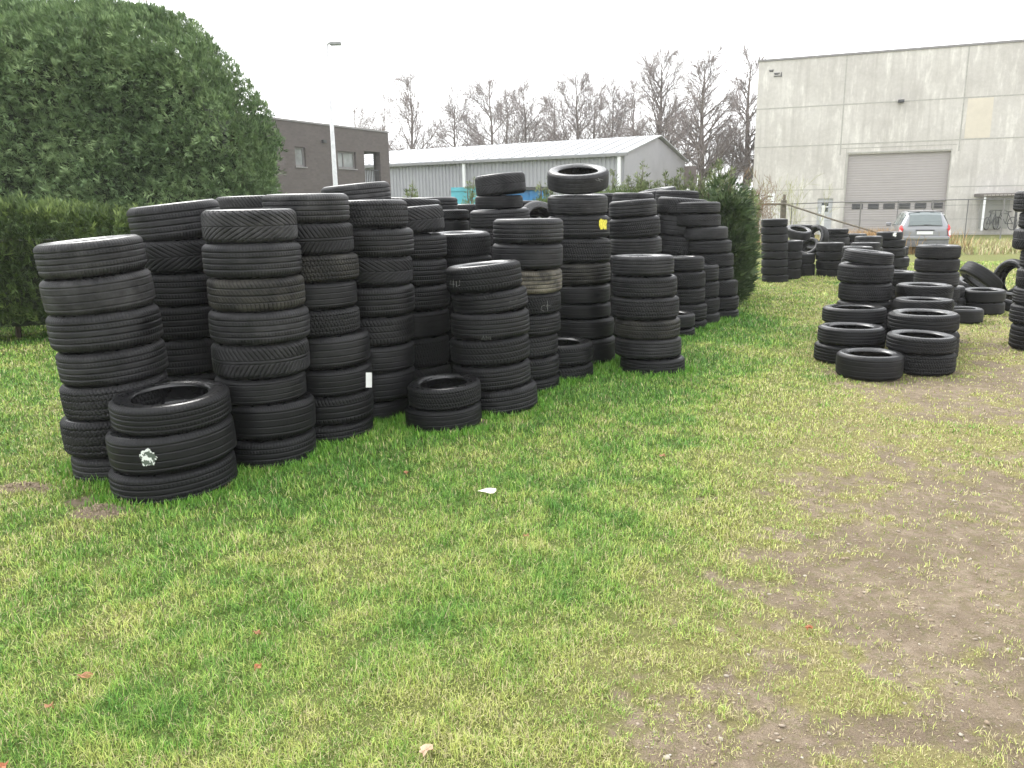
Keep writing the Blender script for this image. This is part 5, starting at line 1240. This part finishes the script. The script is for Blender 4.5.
# ------------------------------------------------------------------ stones on the bare earth, fallen leaves, litter
n = 5200; u = rng.random(n); d = 1.6 + 9.5 * u ** 1.4; az = R(2) + rng.random(n) * R(40); x, y = d * np.sin(az), d * np.cos(az); s_ = soil(x, y); k = rng.random(n) < s_ ** 1.5; x, y = x[k], y[k]; n = len(x)
sz_ = .0018 + .0065 * rng.random(n) ** 6 + .0014 * (rng.random(n)); z = height(x, y)
ico = np.array([(0, 0, 1), (.89, 0, .45), (.28, .85, .45), (-.72, .53, .45), (-.72, -.53, .45), (.28, -.85, .45), (.72, .53, -.45), (-.28, .85, -.45), (-.89, 0, -.45), (-.28, -.85, -.45), (.72, -.53, -.45), (0, 0, -1)])
fi = np.array([(0, 1, 2), (0, 2, 3), (0, 3, 4), (0, 4, 5), (0, 5, 1), (1, 6, 2), (2, 7, 3), (3, 8, 4), (4, 9, 5), (5, 10, 1), (2, 6, 7), (3, 7, 8), (4, 8, 9), (5, 9, 10), (1, 10, 6), (6, 11, 7), (7, 11, 8), (8, 11, 9), (9, 11, 10), (10, 11, 6)])
sc_ = sz_[:, None] * (.6 + .8 * rng.random((n, 3))) * np.array([1.3, 1.3, .55]); V = ico[None] * sc_[:, None] * (1 + .25 * rng.normal(0, 1, (n, 12, 1)).clip(-1, 1)) + np.stack([x, y, z + sz_ * .15], 1)[:, None]
cs_ = np.array([(.26, .22, .17), (.34, .30, .24), (.27, .22, .17), (.48, .44, .38)])[rng.choice(4, n, p=[.45, .22, .30, .03])]
b = NB('pebble'); a_ = b.n('ShaderNodeAttribute', attribute_name='tint'); b.base(a_.outputs['Color']); b.rough(.9)
o = np_mesh('pebbles', V.reshape(-1, 3), (np.arange(n)[:, None, None] * 12 + fi[None]).reshape(-1, 3), b.m, attrs={'tint': np.repeat(cs_, 12, 0)}); tag(o, 'small pale stones on the bare earth', 'pebbles', kind='stuff')
b = NB('crumbs'); b.base((.24, .185, .13)); b.rough(.95)
n = 6000; d = 1.6 + 8 * rng.random(n) ** 1.4; az = -R(5) + rng.random(n) * R(46); x, y = d * np.sin(az), d * np.cos(az); k = rng.random(n) < soil(x, y); x, y = x[k], y[k]
for px, py, a, c_, m_ in ((20, 488, .20, .08, 500), (98, 511, .16, .09, 500), (480, 424, .08, .05, 300)):
    g = ground(px, py); x = np.concatenate([x, g.x + rng.normal(0, a * .5, m_)]); y = np.concatenate([y, g.y + rng.normal(0, c_ * .6, m_)])
n = len(x); sz_ = .002 + .007 * rng.random(n) ** 4; z = height(x, y); sc_ = sz_[:, None] * (.7 + .6 * rng.random((n, 3))); V = ico[None] * sc_[:, None] * (1 + .3 * rng.normal(0, 1, (n, 12, 1)).clip(-1, 1)) + np.stack([x, y, z], 1)[:, None]
o = np_mesh('soil_crumbs', V.reshape(-1, 3), (np.arange(n)[:, None, None] * 12 + fi[None]).reshape(-1, 3), b.m); tag(o, 'crumbs of brown earth thrown up on the turf', 'soil', kind='stuff')
M_LEAF = simple('dead_leaf', (.27, .13, .06), .8, var=.3, scale=40); M_LEAF2 = simple('pale_leaf', (.42, .30, .20), .8, var=.3, scale=40); M_LEAF3 = simple('red_leaf', (.30, .10, .04), .7, var=.3, scale=40)
def leaf(px, py, s, mat, label, zoff=.018):
    g = ground(px, py, zoff); rnd = random.Random(int(px * 7 + py)); N_ = 14; mb = MB(); c = (0, 0, .004); P = []
    for k in range(N_):
        a = 2 * PI * k / N_; r = s * (.75 + .3 * math.cos(a) + .18 * math.cos(a * 5) + rnd.uniform(-.05, .05)); P.append((r * math.cos(a), r * .7 * math.sin(a), .006 * math.sin(a * 3) + .25 * s * (math.sin(a) ** 2)))
    for k in range(N_): mb.quad(c, P[k], P[(k + 1) % N_])
    o = mb.build('fallen_leaf', mat); o.location = (g.x, g.y, float(height(np.array([g.x]), np.array([g.y]))[0]) + zoff); o.rotation_euler = (rnd.uniform(-.2, .2), rnd.uniform(-.2, .2), rnd.random() * 6); so2 = o.modifiers.new('t', 'SOLIDIFY'); so2.thickness = .001
    tag(o, label, 'leaf', 'dead leaves lying on the grass')
leaf(425, 755, .034, M_LEAF2, 'pale curled leaf near the bottom edge of the photo'); leaf(82, 677, .030, M_LEAF, 'brown leaf in the lower left grass'); leaf(259, 667, .022, M_LEAF3, 'small reddish leaf left of the middle foreground')
leaf(406, 472, .028, M_LEAF, 'brown leaf below the low pair of tyres'); leaf(527, 536, .022, M_LEAF, 'dark leaf right of and below the white litter'); leaf(663, 455, .03, M_LEAF, 'brown leaf at the middle right of the lawn')
leaf(808, 626, .020, M_LEAF3, 'bright orange leaf on the bare earth patch'); leaf(258, 632, .020, M_LEAF, 'small dark leaf above the reddish one'); leaf(50, 706, .022, M_LEAF, 'brown leaf nearest the bottom left corner'); leaf(3, 766, .03, M_LEAF3, 'orange leaf cut by the bottom left corner')
g = ground(487, 491, .03); mb = MB(); N_ = 12; P = [(.052 * math.cos(a) * (1 + .15 * math.sin(3 * a)), .034 * math.sin(a) * (1 + .2 * math.cos(2 * a)), .008 * math.sin(2 * a)) for a in np.linspace(0, 2 * PI, N_, endpoint=False)]
for k in range(N_): mb.quad((0, 0, .016), P[k], P[(k + 1) % N_])
o = mb.build('paper_scrap', simple('paper', (.74, .66, .60), .8, var=.15, scale=30)); o.location = g; o.modifiers.new('t', 'SOLIDIFY').thickness = .002; tag(o, 'crumpled white paper scrap on the grass', 'litter')
